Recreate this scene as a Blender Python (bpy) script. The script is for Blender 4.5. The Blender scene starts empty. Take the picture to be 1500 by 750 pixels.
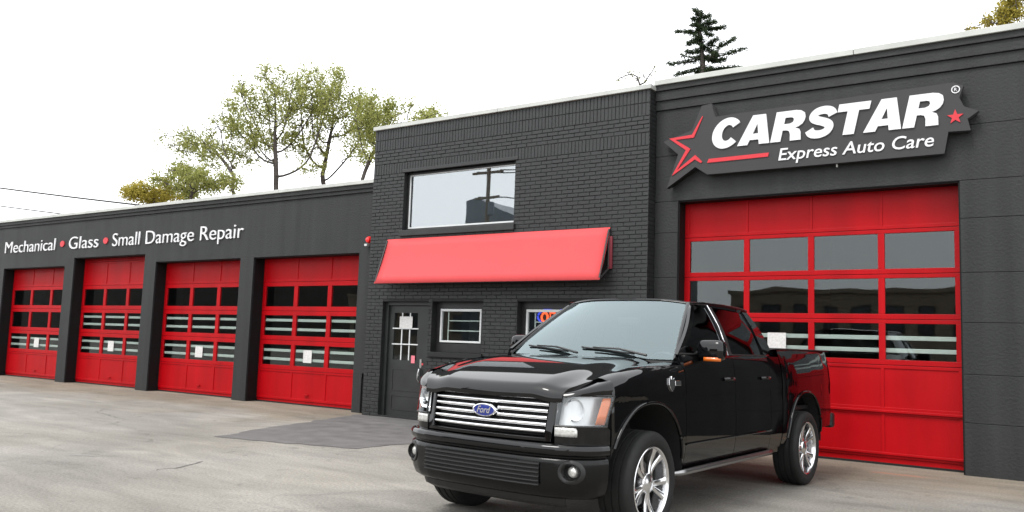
import bpy, bmesh, math, random
import numpy as np
from mathutils import Vector, Matrix

R = math.radians
random.seed(7); rng = np.random.default_rng(7)
S = bpy.context.scene
COL = S.collection

# ------------------------------------------------------------------ camera, sky, sun, exposure
cam_d = bpy.data.cameras.new('camera'); cam = bpy.data.objects.new('camera', cam_d); COL.objects.link(cam)
cam_d.sensor_width = 36.0; cam_d.lens = 29.99; cam_d.clip_end = 3000; cam_d.clip_start = 0.05
_yaw, _pit, _rol = R(34.795), R(5.866), R(1.958)
_w = Vector((-math.sin(_yaw)*math.cos(_pit), math.cos(_yaw)*math.cos(_pit), math.sin(_pit)))
_r = Vector((math.cos(_yaw), math.sin(_yaw), 0)); _u = _r.cross(_w)
_r2 = math.cos(_rol)*_r + math.sin(_rol)*_u; _u2 = -math.sin(_rol)*_r + math.cos(_rol)*_u
_m = Matrix((_r2, _u2, -_w)).transposed().to_4x4(); _m.translation = Vector((0, -12.305, 1.456))
cam.matrix_world = _m
S.camera = cam

world = bpy.data.worlds.new('World'); S.world = world; world.use_nodes = True
nt = world.node_tree; nt.nodes.clear()
SUN_EL, SUN_AZ = R(58), R(160)          # direction the light comes from (azimuth from +X, anticlockwise)
sky = nt.nodes.new('ShaderNodeTexSky'); sky.sky_type = 'NISHITA'; sky.sun_disc = False
sky.sun_elevation = SUN_EL; sky.sun_rotation = R(90) - SUN_AZ; sky.air_density = 1.0; sky.dust_density = 6.0
hs = nt.nodes.new('ShaderNodeHueSaturation'); hs.inputs['Saturation'].default_value = 0.15
mx = nt.nodes.new('ShaderNodeMix'); mx.data_type = 'RGBA'; mx.inputs[0].default_value = 0.85
mx.inputs[7].default_value = (9.6, 9.8, 10.0, 1)
bg = nt.nodes.new('ShaderNodeBackground'); bg.inputs[1].default_value = 0.1
out = nt.nodes.new('ShaderNodeOutputWorld')
nt.links.new(sky.outputs[0], hs.inputs['Color']); nt.links.new(hs.outputs[0], mx.inputs[6])
nt.links.new(mx.outputs[2], bg.inputs[0]); nt.links.new(bg.outputs[0], out.inputs[0])

sun_d = bpy.data.lights.new('sun', 'SUN'); sun_d.energy = 0.9; sun_d.angle = R(18); sun_d.color = (1, .97, .93)
sun = bpy.data.objects.new('sun', sun_d); COL.objects.link(sun)
_sd = Vector((math.cos(SUN_EL)*math.cos(R(-105)), math.cos(SUN_EL)*math.sin(R(-105)), math.sin(SUN_EL)))
sky.sun_rotation = R(90) - R(-105)
sun.rotation_euler = (-_sd).to_track_quat('-Z', 'Y').to_euler(); sun.location = (0, -20, 30)
vs = S.view_settings; vs.view_transform = 'Standard'; vs.look = 'None'; vs.gamma = 1; vs.exposure = 1.35
vs.use_curve_mapping = False

# ------------------------------------------------------------------ materials
MATS = {}
def mat(name, base=(.5, .5, .5), rough=.5, metal=0., spec=.5, coat=0., coat_r=.03, noise=None, bump=None, emit=None, ior=None, streak=None):
    if name in MATS: return MATS[name]
    m = bpy.data.materials.new(name); m.use_nodes = True; n = m.node_tree.nodes; l = m.node_tree.links
    b = n['Principled BSDF']
    b.inputs['Base Color'].default_value = (*base, 1); b.inputs['Roughness'].default_value = rough
    b.inputs['Metallic'].default_value = metal; b.inputs['Specular IOR Level'].default_value = spec
    b.inputs['Coat Weight'].default_value = coat; b.inputs['Coat Roughness'].default_value = coat_r
    if ior: b.inputs['IOR'].default_value = ior
    if emit: b.inputs['Emission Color'].default_value = (*emit[0], 1); b.inputs['Emission Strength'].default_value = emit[1]
    tc = n.new('ShaderNodeTexCoord')
    if noise:           # (scale, amount, detail): multiply colour by 1 +- amount, roughness a little too
        tx = n.new('ShaderNodeTexNoise'); tx.inputs['Scale'].default_value = noise[0]; tx.inputs['Detail'].default_value = noise[2] if len(noise) > 2 else 6
        l.new(tc.outputs['Object'], tx.inputs['Vector'])
        mr = n.new('ShaderNodeMapRange'); mr.inputs[1].default_value = .25; mr.inputs[2].default_value = .75
        mr.inputs[3].default_value = 1-noise[1]; mr.inputs[4].default_value = 1+noise[1]
        l.new(tx.outputs[0], mr.inputs[0])
        vm = n.new('ShaderNodeVectorMath'); vm.operation = 'SCALE'; vm.inputs[0].default_value = base
        l.new(mr.outputs[0], vm.inputs['Scale']); l.new(vm.outputs[0], b.inputs['Base Color'])
        mr2 = n.new('ShaderNodeMapRange'); mr2.inputs[1].default_value = .25; mr2.inputs[2].default_value = .75
        mr2.inputs[3].default_value = rough*.85; mr2.inputs[4].default_value = min(1, rough*1.15)
        l.new(tx.outputs[0], mr2.inputs[0]); l.new(mr2.outputs[0], b.inputs['Roughness'])
    if streak:          # run-off marks: noise drawn out vertically
        mp = n.new('ShaderNodeMapping'); mp.inputs['Scale'].default_value = (streak[0], streak[0], streak[0]*.06); l.new(tc.outputs['Object'], mp.inputs[0])
        ts = n.new('ShaderNodeTexNoise'); ts.inputs['Scale'].default_value = 1; ts.inputs['Detail'].default_value = 5; l.new(mp.outputs[0], ts.inputs['Vector'])
        ms = n.new('ShaderNodeMapRange'); ms.inputs[1].default_value = .35; ms.inputs[2].default_value = .7; ms.inputs[3].default_value = 1-streak[1]; ms.inputs[4].default_value = 1+streak[1]; l.new(ts.outputs[0], ms.inputs[0])
        mm = n.new('ShaderNodeMath'); mm.operation = 'MULTIPLY'; l.new(mr.outputs[0], mm.inputs[0]); l.new(ms.outputs[0], mm.inputs[1]); l.new(mm.outputs[0], vm.inputs['Scale'])
    if bump:            # (scale, strength, distance)
        tb = n.new('ShaderNodeTexNoise'); tb.inputs['Scale'].default_value = bump[0]; tb.inputs['Detail'].default_value = 8
        l.new(tc.outputs['Object'], tb.inputs['Vector'])
        bp = n.new('ShaderNodeBump'); bp.inputs['Strength'].default_value = bump[1]; bp.inputs['Distance'].default_value = bump[2]
        l.new(tb.outputs[0], bp.inputs['Height']); l.new(bp.outputs[0], b.inputs['Normal'])
    MATS[name] = m
    return m

def glass_mat(name, tint, mirror, rough=.01, refl=(.93, .97, 1), bump=None):
    """window pane: mostly clear and tinted, with the mirror part of a coated pane added to fresnel"""
    m = bpy.data.materials.new(name); m.use_nodes = True; n = m.node_tree.nodes; l = m.node_tree.links
    n.remove(n['Principled BSDF']); o = n['Material Output']
    tr = n.new('ShaderNodeBsdfTransparent'); tr.inputs[0].default_value = (*tint, 1)
    gl = n.new('ShaderNodeBsdfGlossy'); gl.inputs['Roughness'].default_value = rough; gl.inputs[0].default_value = (*refl, 1)
    lw_ = n.new('ShaderNodeLayerWeight'); lw_.inputs[0].default_value = .5
    fr = n.new('ShaderNodeMath'); fr.operation = 'POWER'; fr.inputs[1].default_value = 5; l.new(lw_.outputs['Facing'], fr.inputs[0])
    ma = n.new('ShaderNodeMath'); ma.operation = 'MULTIPLY_ADD'; ma.inputs[1].default_value = .96; ma.inputs[2].default_value = mirror+.045; ma.use_clamp = True
    mixs = n.new('ShaderNodeMixShader')
    l.new(fr.outputs[0], ma.inputs[0]); l.new(ma.outputs[0], mixs.inputs[0]); l.new(tr.outputs[0], mixs.inputs[1]); l.new(gl.outputs[0], mixs.inputs[2]); l.new(mixs.outputs[0], o.inputs[0])
    tc = n.new('ShaderNodeTexCoord'); tb = n.new('ShaderNodeTexNoise'); tb.inputs['Scale'].default_value = 1.3; tb.inputs['Detail'].default_value = 1
    l.new(tc.outputs['Object'], tb.inputs['Vector'])
    bp = n.new('ShaderNodeBump'); bp.inputs['Strength'].default_value = .12 if bump is None else bump; bp.inputs['Distance'].default_value = .02
    l.new(tb.outputs[0], bp.inputs['Height']); l.new(bp.outputs[0], gl.inputs['Normal'])
    MATS[name] = m
    return m

M_WALL = mat('painted_block', (0.01714, 0.01778, 0.01824), .62, spec=.35, noise=(1.1, .20), bump=(30, .5, .012), streak=(4., .22))
M_BRICK = mat('painted_brick', (0.01555, 0.01623, 0.01690), .5, spec=.45, noise=(9, .28), bump=(60, .35, .006))
M_MORTAR = mat('painted_mortar', (0.01313, 0.01350, 0.01389), .7, spec=.3, noise=(5, .2), bump=(80, .4, .006))
M_COPING = mat('coping_metal', (0.41160, 0.41895, 0.39690), .5, metal=.1, noise=(2.2, .16))
M_RED = mat('red_door_paint', (0.32340, 0.00044, 0.00331), .45, spec=.16, noise=(1.6, .10), bump=(6, .05, .01), streak=(3., .12))
M_AWN = mat('awning_fabric', (0.5468, 0.0629, 0.0666), .75, spec=.3, noise=(.7, .05), bump=(2.2, .12, .03))
M_AWNIN = mat('awning_frame', (.02, .018, .018), .5)
M_BLACKMET = mat('black_metal', (0.01323, 0.01323, 0.01396), .4, spec=.5, noise=(6, .15))
M_DOORDK = mat('dark_door_paint', (0.01764, 0.01911, 0.01911), .38, noise=(3, .15))
M_WHITE = mat('white_paint', (0.52920, 0.54390, 0.54390), .45, noise=(4, .05))
M_NOTICE = mat('printed_notice', (.52, .51, .50), .8, noise=(34, .16, 2), streak=(1., .0))
M_PAPER = mat('paper', (0.58800, 0.58800, 0.57330), .8)
M_SIGN = mat('sign_panel', (0.02940, 0.02866, 0.03014), .55, spec=.35, noise=(2.5, .10))
M_SIGNSIDE = mat('sign_side', (.012, .012, .013), .5)
M_LET = mat('letter_white', (0.63210, 0.63210, 0.64680), .35)
M_LETRED = mat('letter_red', (0.51450, 0.01103, 0.02205), .35)
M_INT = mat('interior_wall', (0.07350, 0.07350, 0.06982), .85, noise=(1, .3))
M_PAINT = mat('black_car_paint', (.0018, .0018, .0022), .03, spec=.45)
M_PLASTIC = mat('black_plastic', (0.00735, 0.00735, 0.00772), .45, noise=(20, .15))
M_MATTE = mat('underbody_black', (0.00441, 0.00441, 0.00441), .8)
M_CHROME = mat('chrome', (.82, .82, .83), .09, metal=1.)
M_ALLOY = mat('polished_alloy', (.70, .70, .71), .20, metal=1., noise=(8, .08))
M_RUBBER = mat('tyre_rubber', (0.00809, 0.00809, 0.00809), .72, spec=.35, noise=(14, .25), bump=(70, .25, .004))
M_AMBER = mat('amber_lens', (0.55125, 0.11760, 0.00735), .15, coat=.6)
M_REDLENS = mat('red_lens', (.35, .008, .01), .12, coat=.6)
M_REFLECT = mat('lamp_reflector', (.68, .69, .70), .32, metal=.5)
M_LAMPW = mat('lamp_white', (.55, .55, .53), .2, metal=.4, coat=.5, noise=(60, .3))
M_BLUE = mat('badge_blue', (.008, .02, .17), .2, coat=.8)
M_SEAT = mat('seat_leather', (.012, .012, .013), .5)
M_GLASS = glass_mat('door_pane', (.86, .90, .88), .0)
M_GLASSUP = glass_mat('mirrored_pane', (.45, .48, .48), .25, bump=.05)
M_GLASSWS = glass_mat('windshield_glass', (.50, .58, .58), .14, refl=(.80, .95, .98), bump=.0)
M_GLASSTINT = glass_mat('tinted_glass', (.035, .035, .04), .0, bump=.0)
M_GLASSLENS = glass_mat('lens_glass', (.92, .93, .93), .02, bump=.0)
M_BARK = mat('bark', (.055, .045, .040), .9, noise=(3, .3))
M_WIRE = mat('cable', (.02, .02, .02), .7)
M_WOOD = mat('pole_wood', (.10, .075, .055), .85, noise=(4, .3))

def leaf_mat(name, c1, c2):
    m = bpy.data.materials.new(name); m.use_nodes = True; n = m.node_tree.nodes; l = m.node_tree.links
    n.remove(n['Principled BSDF']); o = n['Material Output']
    g = n.new('ShaderNodeNewGeometry'); cr = n.new('ShaderNodeValToRGB')
    cr.color_ramp.elements[0].color = (*c1, 1); cr.color_ramp.elements[1].color = (*c2, 1)
    d = n.new('ShaderNodeBsdfDiffuse'); t = n.new('ShaderNodeBsdfTranslucent'); mixs = n.new('ShaderNodeMixShader'); mixs.inputs[0].default_value = .45
    l.new(g.outputs['Random Per Island'], cr.inputs[0])
    for s_ in (d, t): l.new(cr.outputs[0], s_.inputs[0])
    l.new(d.outputs[0], mixs.inputs[1]); l.new(t.outputs[0], mixs.inputs[2]); l.new(mixs.outputs[0], o.inputs[0])
    return m
M_LEAF = leaf_mat('young_leaf', (.19, .215, .06), (.38, .385, .14))
M_LEAFY = leaf_mat('yellow_leaf', (.24, .21, .04), (.42, .35, .08))
M_NEEDLE = leaf_mat('needles', (.022, .036, .022), (.060, .080, .042))
M_LEAFD = leaf_mat('dark_leaf', (.03, .045, .015), (.07, .09, .03))
for k in list(bpy.data.materials): MATS[k.name] = k

def ground_mat():
    m = bpy.data.materials.new('worn_lot'); m.use_nodes = True; n = m.node_tree.nodes; l = m.node_tree.links
    b = n['Principled BSDF']; b.inputs['Roughness'].default_value = .85; b.inputs['Specular IOR Level'].default_value = .25
    tc = n.new('ShaderNodeTexCoord'); co = tc.outputs['Object']
    def noise(sc, det=6, dist=0., vec=None):
        t = n.new('ShaderNodeTexNoise'); t.inputs['Scale'].default_value = sc; t.inputs['Detail'].default_value = det; t.inputs['Distortion'].default_value = dist
        l.new(vec or co, t.inputs['Vector']); return t.outputs[0]
    def rng_(src, a, b_, c, d):
        r = n.new('ShaderNodeMapRange'); r.inputs[1].default_value = a; r.inputs[2].default_value = b_; r.inputs[3].default_value = c; r.inputs[4].default_value = d
        l.new(src, r.inputs[0]); return r.outputs[0]
    def mul(a, b_):
        r = n.new('ShaderNodeMath'); r.operation = 'MULTIPLY'; l.new(a, r.inputs[0]); l.new(b_, r.inputs[1]); return r.outputs[0]
    mp = n.new('ShaderNodeMapping'); mp.inputs['Scale'].default_value = (.35, 1.3, 1); mp.inputs['Rotation'].default_value = (0, 0, R(20)); l.new(co, mp.inputs[0])
    f = mul(rng_(noise(.45, 5, .6), .3, .7, .80, 1.14), rng_(noise(1.6, 6, 1.0, mp.outputs[0]), .3, .7, .80, 1.14))
    f = mul(f, rng_(noise(38, 5), .3, .7, .76, 1.22))
    f = mul(f, rng_(noise(120, 3), .3, .7, .78, 1.2))
    # oil / tyre stains
    f = mul(f, rng_(noise(.9, 7, 1.4), .60, .74, 1.0, .80))
    f = mul(f, rng_(noise(3.2, 5, .8), .62, .76, 1.0, .70))
    # cracks
    vo = n.new('ShaderNodeTexVoronoi'); vo.feature = 'DISTANCE_TO_EDGE'; vo.inputs['Scale'].default_value = .28
    wv = n.new('ShaderNodeVectorMath'); wv.operation = 'ADD'
    nz = n.new('ShaderNodeTexNoise'); nz.inputs['Scale'].default_value = 1.2; nz.inputs['Detail'].default_value = 6; l.new(co, nz.inputs['Vector'])
    l.new(co, wv.inputs[0]); l.new(nz.outputs[1], wv.inputs[1]); l.new(wv.outputs[0], vo.inputs['Vector'])
    cr = rng_(vo.outputs[0], .0, .006, .86, 1.0); f = mul(f, cr)
    rampc = n.new('ShaderNodeMix'); rampc.data_type = 'RGBA'
    l.new(rng_(noise(.25, 3), .35, .65, 0, 1), rampc.inputs[0])
    rampc.inputs[6].default_value = (.190, .177, .154, 1); rampc.inputs[7].default_value = (.206, .196, .179, 1)
    vm = n.new('ShaderNodeVectorMath'); vm.operation = 'SCALE'; l.new(rampc.outputs[2], vm.inputs[0]); l.new(f, vm.inputs['Scale'])
    # warm gravelly concrete apron along the doors (a different, browner surface)
    sx = n.new('ShaderNodeSeparateXYZ'); l.new(co, sx.inputs[0])
    add = n.new('ShaderNodeMath'); add.operation = 'ADD'; l.new(sx.outputs[1], add.inputs[0]); l.new(rng_(noise(.8, 6), .3, .7, -.9, .9), add.inputs[1])
    ap = rng_(add.outputs[0], -2.6, -1.2, 0, 1)
    mixa = n.new('ShaderNodeMix'); mixa.data_type = 'RGBA'; mixa.blend_type = 'MULTIPLY'; l.new(ap, mixa.inputs[0]); l.new(vm.outputs[0], mixa.inputs[6]); mixa.inputs[7].default_value = (.93, .85, .75, 1)
    # rust smear by the large door
    dv = n.new('ShaderNodeVectorMath'); dv.operation = 'DISTANCE'
    mp2 = n.new('ShaderNodeMapping'); mp2.vector_type = 'POINT'; mp2.inputs['Location'].default_value = (2.15*1.0, .62*4, 0); mp2.inputs['Scale'].default_value = (1, 4, 1); l.new(co, mp2.inputs[0])
    l.new(mp2.outputs[0], dv.inputs[0]); dv.inputs[1].default_value = (0, 0, 0)
    ds = n.new('ShaderNodeMath'); ds.operation = 'ADD'; l.new(dv.outputs['Value'], ds.inputs[0]); l.new(rng_(noise(6, 5), .3, .7, -.15, .15), ds.inputs[1])
    rs = rng_(ds.outputs[0], .18, .42, .75, 0)
    mixr = n.new('ShaderNodeMix'); mixr.data_type = 'RGBA'; l.new(rs, mixr.inputs[0]); l.new(mixa.outputs[2], mixr.inputs[6]); mixr.inputs[7].default_value = (.26, .13, .09, 1)
    l.new(mixr.outputs[2], b.inputs['Base Color'])
    bp = n.new('ShaderNodeBump'); bp.inputs['Strength'].default_value = .45; bp.inputs['Distance'].default_value = .012
    l.new(noise(40, 8), bp.inputs['Height']); l.new(bp.outputs[0], b.inputs['Normal'])
    return m
M_GROUND = ground_mat()
M_PATCH = mat('asphalt_patch', (0.10032, 0.09555, 0.09364), .85, spec=.25, noise=(3.0, .28), bump=(60, .5, .01))

# ------------------------------------------------------------------ mesh helpers
class MB:
    def __init__(s): s.v = []; s.f = []
    def quad(s, *p):
        i = len(s.v); s.v += [tuple(q) for q in p]; s.f.append(tuple(range(i, i+len(p)))); return s
    def box(s, x0, x1, y0, y1, z0, z1):
        i = len(s.v)
        s.v += [(x, y, z) for z in (z0, z1) for y in (y0, y1) for x in (x0, x1)]
        s.f += [tuple(i+k for k in q) for q in ((0, 2, 3, 1), (4, 5, 7, 6), (0, 1, 5, 4), (2, 6, 7, 3), (0, 4, 6, 2), (1, 3, 7, 5))]
        return s
    def cbox(s, c, d, rot=None):
        i = len(s.v); s.box(-d[0]/2, d[0]/2, -d[1]/2, d[1]/2, -d[2]/2, d[2]/2)
        for k in range(i, len(s.v)):
            p = Vector(s.v[k]); p = (rot @ p) if rot is not None else p
            s.v[k] = tuple(p + Vector(c))
        return s
    def grid(s, P, flip=False, closev=False):
        nu = len(P); nv = len(P[0]); i = len(s.v)
        for row in P: s.v += [tuple(q) for q in row]
        for a in range(nu-1):
            for b in range(nv if closev else nv-1):
                b2 = (b+1) % nv
                q = (i+a*nv+b, i+(a+1)*nv+b, i+(a+1)*nv+b2, i+a*nv+b2)
                s.f.append(q[::-1] if flip else q)
        return s
    def tube(s, path, r, n=8, cap=True):
        path = [Vector(p) for p in path]; rs = r if isinstance(r, (list, tuple)) else [r]*len(path); rings = []
        for k, p in enumerate(path):
            t = (path[min(k+1, len(path)-1)] - path[max(k-1, 0)]).normalized()
            a = Vector((0, 0, 1)) if abs(t.z) < .9 else Vector((1, 0, 0))
            e1 = t.cross(a).normalized(); e2 = t.cross(e1)
            rings.append([p + rs[k]*(math.cos(q)*e1 + math.sin(q)*e2) for q in (2*math.pi*j/n for j in range(n))])
        i = len(s.v); s.grid(rings, closev=True)
        if cap:
            s.f.append(tuple(i+j for j in range(n))); s.f.append(tuple(i+(len(path)-1)*n+j for j in range(n))[::-1])
        return s
    def lathe(s, prof, n=40, axis='y', c=(0, 0, 0)):       # prof: (radius, along)
        rings = []
        for r, h in prof:
            ring = []
            for j in range(n):
                a = 2*math.pi*j/n
                if axis == 'y': q = (r*math.cos(a), h, r*math.sin(a))
                elif axis == 'x': q = (h, r*math.cos(a), r*math.sin(a))
                else: q = (r*math.cos(a), r*math.sin(a), h)
                ring.append((q[0]+c[0], q[1]+c[1], q[2]+c[2]))
            rings.append(ring)
        return s.grid(rings, closev=True)
    def prism(s, poly, y0, y1):      # polygon in (x,z), extruded along y
        i = len(s.v); n = len(poly)
        s.v += [(x, y0, z) for x, z in poly] + [(x, y1, z) for x, z in poly]
        s.f.append(tuple(range(i, i+n))); s.f.append(tuple(range(i+2*n-1, i+n-1, -1)))
        for k in range(n): s.f.append((i+k, i+n+k, i+n+(k+1) % n, i+(k+1) % n))
        return s
    def build(s, name, m, parent=None, off=None, smooth=None, bevel=0., solid=0., normals=True, loc=None, subs=0):
        me = bpy.data.meshes.new(name)
        V = s.v
        if off is not None: V = [(a-off[0], b-off[1], c-off[2]) for a, b, c in V]
        me.from_pydata(V, [], s.f); me.update()
        if normals:
            bm = bmesh.new(); bm.from_mesh(me); bmesh.ops.recalc_face_normals(bm, faces=bm.faces); bm.to_mesh(me); bm.free()
        if smooth is not None:
            me.polygons.foreach_set('use_smooth', [True]*len(me.polygons)); me.set_sharp_from_angle(angle=R(smooth))
        for mm in (m if isinstance(m, (list, tuple)) else [m]): me.materials.append(mm)
        o = bpy.data.objects.new(name, me); COL.objects.link(o)
        if parent is not None: o.parent = parent
        if loc is not None: o.location = loc
        if solid:
            md = o.modifiers.new('solid', 'SOLIDIFY'); md.thickness = abs(solid); md.offset = -1 if solid > 0 else 1
        if bevel:
            md = o.modifiers.new('bevel', 'BEVEL'); md.width = bevel; md.segments = 2; md.limit_method = 'ANGLE'; md.angle_limit = R(40)
        if subs:
            md = o.modifiers.new('sub', 'SUBSURF'); md.levels = subs; md.render_levels = subs
        return o
def empty(name, loc, rz=0, parent=None):
    o = bpy.data.objects.new(name, None); COL.objects.link(o); o.location = loc; o.rotation_euler = (0, 0, rz); o.empty_display_size = .3
    if parent: o.parent = parent
    return o
def tag(o, label=None, cat=None, group=None, kind=None):
    if label: o['label'] = label
    if cat: o['category'] = cat
    if group: o['group'] = group
    if kind: o['kind'] = kind
    return o
def lerp(a, b, t): return a+(b-a)*t
def ip(x, xs, ys): return float(np.interp(x, xs, ys))

# text made from the built-in font, one mesh per character
def text_mesh(s, size=1., extrude=.02, offset=0., shear=0., bevel=0.):
    cu = bpy.data.curves.new('t', 'FONT'); cu.body = s; cu.size = size; cu.extrude = extrude; cu.offset = offset; cu.shear = shear; cu.resolution_u = 4
    o = bpy.data.objects.new('t', cu); COL.objects.link(o)
    dg = bpy.context.evaluated_depsgraph_get(); me = bpy.data.meshes.new_from_object(o.evaluated_get(dg))
    bpy.data.objects.remove(o); bpy.data.curves.remove(cu)
    return me
def bounds(me):
    a = np.empty(len(me.vertices)*3); me.vertices.foreach_get('co', a); a = a.reshape(-1, 3); return a.min(0), a.max(0)
def put_text(s, x0, x1, zb, capz, Y, m, parent, off, extrude=.02, offset=0., shear=0., name='letter'):
    """characters standing in the XZ plane facing -Y, from x0 to x1, baseline zb, capital height capz; each letter is an object"""
    full = text_mesh(s, 1, extrude, offset, shear); lo, hi = bounds(full); sx = (x1-x0)/(hi[0]-lo[0])
    H = text_mesh('H', 1, extrude, offset, 0); hl, hh = bounds(H); sz = capz/(hh[1]-hl[1]); cache = {}
    for i, c in enumerate(s):
        if c == ' ': continue
        pre = text_mesh(s[:i+1], 1, extrude, offset, shear); pm = bounds(pre)[1][0]
        me = text_mesh(c, 1, extrude, offset, shear); cl, ch = bounds(me); dx = pm-ch[0]
        a = np.empty(len(me.vertices)*3); me.vertices.foreach_get('co', a); a = a.reshape(-1, 3).copy()
        w = np.stack([x0+(a[:, 0]+dx-lo[0])*sx-off[0], Y-a[:, 2]-off[1], zb+(a[:, 1]-hl[1])*sz-off[2]], 1)
        me.vertices.foreach_set('co', w.ravel()); me.update(); me.name = name
        me.materials.clear(); me.materials.append(m)
        o = bpy.data.objects.new(name, me); COL.objects.link(o); o.parent = parent

def shape2d(loops, extrude):
    cu = bpy.data.curves.new('s', 'CURVE'); cu.dimensions = '2D'; cu.fill_mode = 'BOTH'; cu.extrude = extrude
    for lp in loops:
        sp = cu.splines.new('POLY'); sp.points.add(len(lp)-1); sp.use_cyclic_u = True
        for p, (x, z) in zip(sp.points, lp): p.co = (x, z, 0, 1)
    o = bpy.data.objects.new('s', cu); COL.objects.link(o)
    dg = bpy.context.evaluated_depsgraph_get(); me = bpy.data.meshes.new_from_object(o.evaluated_get(dg))
    bpy.data.objects.remove(o); bpy.data.curves.remove(cu); return me
def put_shape(loops, depth, Y, name, m, parent, off, bevel=0.):
    """flat shape in XZ, front face at Y-depth, back at Y"""
    me = shape2d(loops, depth/2); a = np.empty(len(me.vertices)*3); me.vertices.foreach_get('co', a); a = a.reshape(-1, 3)
    w = np.stack([a[:, 0]-off[0], Y-depth/2-a[:, 2]-off[1], a[:, 1]-off[2]], 1); me.vertices.foreach_set('co', w.ravel()); me.update()
    me.name = name; me.materials.clear(); me.materials.append(m)
    o = bpy.data.objects.new(name, me); COL.objects.link(o)
    if parent: o.parent = parent
    return o

# ================================================================== GROUND
g = MB(); g.quad((-600, -600, 0), (600, -600, 0), (600, 600, 0), (-600, 600, 0))
tag(g.build('parking_lot_ground', M_GROUND), kind='structure')
pc = [(-11.86, -.262), (-8.1, -.262), (-8.05, -1.8), (-8.15, -4.02), (-10.42, -4.58)]
pp = []
for k in range(len(pc)):
    a, b = Vector(pc[k]), Vector(pc[(k+1) % len(pc)]); nn = int((b-a).length/.18)+1
    for j in range(nn):
        q = a.lerp(b, j/nn); jt = 0 if k == 0 else .055
        pp.append((q.x+random.uniform(-jt, jt), q.y+random.uniform(-jt, jt)))
g = MB(); g.quad(*[(x, y, .005) for x, y in pp])
tag(g.build('asphalt_patch', M_PATCH), kind='structure')

M_CRACK = mat('crack_filler', (.095, .09, .085), .8, noise=(8, .3))
def crack(pts, w):
    q = []
    for a, b in zip(pts[:-1], pts[1:]):
        a, b = Vector(a), Vector(b); n = int((b-a).length/.12)+1
        q += [a.lerp(b, k/n)+Vector((random.gauss(0, .025), random.gauss(0, .025))) for k in range(n)]
    q.append(Vector(pts[-1])); P = []
    for k, p in enumerate(q):
        t = (q[min(k+1, len(q)-1)]-q[max(k-1, 0)]).normalized(); ww = w*random.uniform(.4, 1.)*(.25 if k in (0, len(q)-1) else 1)
        P.append([(p.x-t.y*ww, p.y+t.x*ww, .0045), (p.x+t.y*ww, p.y-t.x*ww, .0045)])
    tag(MB().grid(P).build('pavement_crack', M_CRACK), kind='structure')
crack([(-8.256, -6.909), (-8.277, -6.571), (-8.5, -6.113)], .014)
crack([(-9.85, -6.98), (-9.398, -6.544)], .010)
crack([(-9.01, -5.525), (-8.879, -5.27)], .013)
crack([(-15.3, -3.4), (-14.6, -3.9), (-13.2, -4.2), (-12.6, -4.9)], .007)

# ================================================================== BUILDING
YB = -.242
BX0, BX1, BZ = -11.777, -5.813, 5.56
B0 = (-13., 0., 0.)
shop = tag(empty('auto_repair_shop', B0), 'charcoal painted auto repair building with red overhead doors and a taller brick middle', 'building')
def bb(name, m, parent=None, **k): return lambda mb: mb.build(name, m, parent or shop, off=B0, **k)

# --- long low wing (doors at Y=.3)
DOORS = [(-27.088, -23.625, 3.178), (-23.152, -19.793, 3.387), (-19.31, -16.033, 3.178), (-15.571, -12.30, 3.178)]
LT = 4.40
w = MB()
edges = [-33.] + [e for d in DOORS for e in d[:2]] + [BX0+.02]
for k in range(0, len(edges), 2): w.box(edges[k], edges[k+1], 0, .35, -.05, 3.178)
for a, b, zt in DOORS:
    if zt < 3.2: w.box(a, b, 0, .35, 3.178, 3.387)
for k in range(0, len(edges), 2): w.box(edges[k], edges[k+1], 0, .35, 3.178, 3.387)
w.box(-33., BX0+.02, 0, .35, 3.387, LT)
lw = bb('wall', M_WALL, bevel=0)(w)
bb('parapet_ledge', M_WALL, bevel=.006)(MB().box(-33., BX0+.0, -.035, .30, LT, 4.475))
bb('parapet_ledge', M_WALL, bevel=.006)(MB().box(-33., BX0+.0, -.065, .30, 4.475, 4.565))
for k in range(7):
    x0 = -33.+k*3.04; x1 = min(x0+3.034, BX0-.0)
    bb('coping', M_COPING, bevel=.006)(MB().box(x0, x1, -.10, .36, 4.565, 4.64))
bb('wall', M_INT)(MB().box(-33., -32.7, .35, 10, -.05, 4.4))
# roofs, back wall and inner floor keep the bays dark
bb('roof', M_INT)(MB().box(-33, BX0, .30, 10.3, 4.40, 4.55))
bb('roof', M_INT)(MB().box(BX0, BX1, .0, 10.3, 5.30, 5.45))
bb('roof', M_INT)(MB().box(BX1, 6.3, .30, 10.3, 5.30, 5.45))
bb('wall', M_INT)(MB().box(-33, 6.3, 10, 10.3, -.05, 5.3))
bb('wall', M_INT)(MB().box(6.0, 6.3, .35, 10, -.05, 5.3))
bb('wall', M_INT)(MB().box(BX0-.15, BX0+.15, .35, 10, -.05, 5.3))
bb('wall', M_INT)(MB().box(BX1-.15, BX1+.15, .35, 10, -.05, 5.3))

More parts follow.
